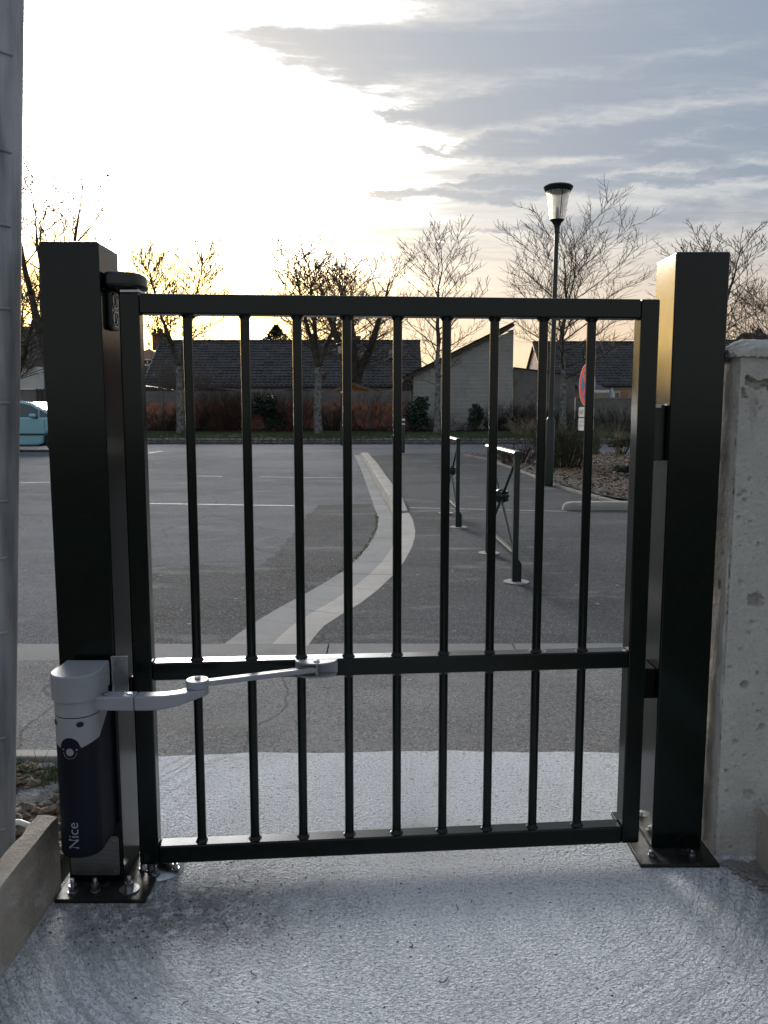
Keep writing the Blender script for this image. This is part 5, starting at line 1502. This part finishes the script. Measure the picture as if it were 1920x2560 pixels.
# roofs beyond the old wall
ze5 = P(1600, 765, 60).z; zr5 = P(1600, 737, 62.5).z
H5, _ = gable_house('far_house', P(1556, 740, 62).x, P(1604, 740, 62).x, 60, 62.5, ze5, zr5, 'small dark roofed house just beyond the latch post', M['wall_pink'])
h6 = thing('slate_house', (0, 0, 0), 'house with pale gable and slate roof above the old concrete wall', 'house')
Y6 = 56; a = P(1562, 765, Y6); t_ = P(1602, 724, Y6); b = P(1642, 752, Y6)
MB().prism([(a.x + .2, 0), (b.x, 0), (b.x, b.z - .1), (t_.x, t_.z - .12), (a.x + .2, a.z - .1)], Y6, Y6 + .3, 'y').build('gable_wall', M['wall_pink'], h6)
c6 = P(1760, 724, Y6 + 3); 
mb = MB(); mb.add([(a.x - .2, Y6 - .2, a.z), (t_.x, Y6 - .2, t_.z + .05), (t_.x + 9, Y6 + 6, t_.z + .25), (a.x + 9, Y6 + 6, a.z)], [(0,1,2,3)])
mb.add([(t_.x, Y6 - .2, t_.z + .05), (b.x, Y6 - .2, b.z - .1), (b.x + 10, Y6 + 2.5, b.z - .1), (t_.x + 9, Y6 + 6, t_.z + .25)], [(0,1,2,3)])
rf6 = mb.build('roof', M['slate'], h6)
sm_ = rf6.modifiers.new('thickness', 'SOLIDIFY'); sm_.thickness = .12
# evergreen tops beyond the roofs
def conifer(px_, base_y, top_y, Y, w_, label, seed):
    global rnd
    keep = rnd; rnd = random.Random(seed)
    b = P(px_, base_y, Y); zt_ = P(px_, top_y, Y).z
    t = thing('evergreen_tree', (b.x, Y, 0), label, 'tree', 'evergreens beyond the roofs')
    MB().tube([(0, 0, -.1), (0, 0, zt_*.95)], [.18, .03], 8).build('trunk', M['bark_dark'], t)
    mb = MB()
    for i in range(3600):
        z = zt_*(1 - rnd.random()**1.4*.55); q_ = w_*(zt_ - z)/(zt_*.45)*rnd.random()**.8
        a = rnd.uniform(0, 6.3); p = Vector((math.cos(a)*q_, math.sin(a)*q_, z - q_*.15)); u_ = Vector((math.cos(a), math.sin(a), rnd.uniform(-.3, .7)))*rnd.uniform(.08, .22); v_ = u_.cross(rdir()).normalized()*.06
        mb.add([p - u_*.4, p + v_, p + u_, p - v_], [(0,1,2,3)])
    mb.build('crown', M['leaf_dark'], t); rnd = keep
conifer(597, 735, 703, 63, 4.2, 'dark evergreen top rising behind the long roof', 501)
conifer(1638, 735, 711, 70, 3.0, 'small dark evergreen behind the slate roof', 502)

# ------------------------------------------------------------------ car
cz = thing('parked_car', (G(126, 974).x, 27.2, -.012), 'turquoise compact people carrier parked side on in the car park', 'car')
def arcp(cx_, r_, a0, a1, n=12): return [(cx_ + r_*math.cos(R(a0 + (a1-a0)*k/n)), .31 + r_*math.sin(R(a0 + (a1-a0)*k/n))) for k in range(n+1)]
low_ = [(-3.50, .42), (-3.40, .26)] + arcp(-2.76, .37, 188, -8) + [(-2.2, .20), (-.55, .20)] + arcp(0, .37, 188, -8) + [(.70, .22), (.84, .34), (.86, .62), (.80, .80), (.55, .93), (.12, 1.04), (-.10, 1.09), (-3.30, 1.10), (-3.46, .95)]
body = MB().prism(low_, -.86, .86, 'y').build('body', M['car_paint'], cz, bevel=.05, seg=4, smooth=40)
roof_prof = [(-3.30, 1.08), (.14, 1.02), (-.30, 1.30), (-.78, 1.545), (-1.2, 1.61), (-2.0, 1.64), (-2.75, 1.60), (-3.05, 1.48)]
def greenhouse():
    n = len(roof_prof); vs = []
    for s_ in (-1, 1):
        for x, z in roof_prof: vs.append((x, s_*(.82 - .20*max(0, (z - 1.05))/.6), z))
    fs = [tuple(range(n)), tuple(range(2*n-1, n-1, -1))] + [(i, n+i, n+(i+1) % n, (i+1) % n) for i in range(n)]
    return MB().add(vs, fs).build('cabin', M['car_paint'], cz, bevel=.03, seg=3, smooth=40)
greenhouse()
def side_win(pts, name='window'):
    return MB().add([(x, -(.82 - .20*max(0, (z - 1.05))/.6) - .006, z) for x, z in pts], [tuple(range(len(pts)))]).build(name, M['car_glass'], cz)
side_win([(-1.30, 1.11), (-.52, 1.10), (-.53, 1.33), (-.80, 1.48), (-1.15, 1.55), (-1.30, 1.555)])
side_win([(-.48, 1.10), (-.06, 1.085), (-.30, 1.24), (-.49, 1.34)], 'quarter_window')
side_win([(-2.35, 1.11), (-1.37, 1.11), (-1.37, 1.56), (-2.30, 1.58)])
side_win([(-3.10, 1.12), (-2.42, 1.11), (-2.38, 1.575), (-2.75, 1.54), (-2.95, 1.42)])
MB().add([(.08, -.68, 1.075), (.08, .68, 1.075), (-.76, .58, 1.555), (-.76, -.58, 1.555)], [(0,1,2,3)]).build('windscreen', M['car_glass'], cz).location = (.03, 0, .03)
for x in (0, -2.76):
    for s_ in (-1, 1):
        wh = bpy.data.objects.new('wheel', None); COL.objects.link(wh); wh.parent = cz; wh.location = (x, s_*.76, .31)
        ty_ = MB().lathe([(.2, -.09), (.30, -.09), (.31, -.06), (.31, .06), (.30, .09), (.2, .09)], 28, cap=False).build('tyre', M['rubber'], wh, smooth=40); ty_.rotation_euler = (math.pi/2, 0, 0)
        rm_ = MB().lathe([(.03, -.05), (.06, -.075), (.19, -.06), (.205, -.085), (.205, .085), (.19, .06), (.06, .075), (.03, .05)], 28).build('rim', M['alloy'], wh, smooth=40); rm_.rotation_euler = (math.pi/2, 0, 0)
mi_ = MB(); mi_.lathe([(.01, -.09), (.075, -.07), (.085, 0), (.07, .06), (.01, .08)], 14, cap=False); mo = mi_.build('mirror', M['car_paint'], cz, smooth=60); mo.rotation_euler = (0, math.pi/2, 0); mo.location = (-.62, -.97, 1.14); mo.scale = (.9, 1.0, 1.25)
MB().tube([(-.5, -.80, 1.07), (-.60, -.93, 1.09)], .03, 8).build('mirror_foot', M['black_plastic'], cz)
MB().box((-2.55, -.885, .52), (-1.25, -.862, .58)).build('side_moulding', M['black_plastic'], cz, bevel=.005)
MB().box((-1.15, -.885, .52), (-.32, -.862, .58)).build('side_moulding', M['black_plastic'], cz, bevel=.005)
MB().box((-2.0, -.885, .93), (-1.78, -.863, .97)).build('door_handle', M['car_paint'], cz, bevel=.005)
MB().box((-1.16, -.864, .28), (-1.145, -.8605, 1.06)).build('door_seam', M['dark_hole'], cz)
MB().box((-.30, -.864, .42), (-.288, -.8605, 1.04)).build('door_seam', M['dark_hole'], cz)
MB().box((.60, -.80, .66), (.83, -.50, .82)).build('headlight', M['lantern_glass'], cz, bevel=.03)
MB().box((.60, .50, .66), (.83, .80, .82)).build('headlight', M['lantern_glass'], cz, bevel=.03)
MB().box((-3.49, -.80, .72), (-3.40, -.62, 1.04)).build('tail_light', M['red_sign'], cz, bevel=.02)
MB().box((-2.3, -.84, .16), (-.5, .84, .205)).build('underside', M['black_plastic'], cz)
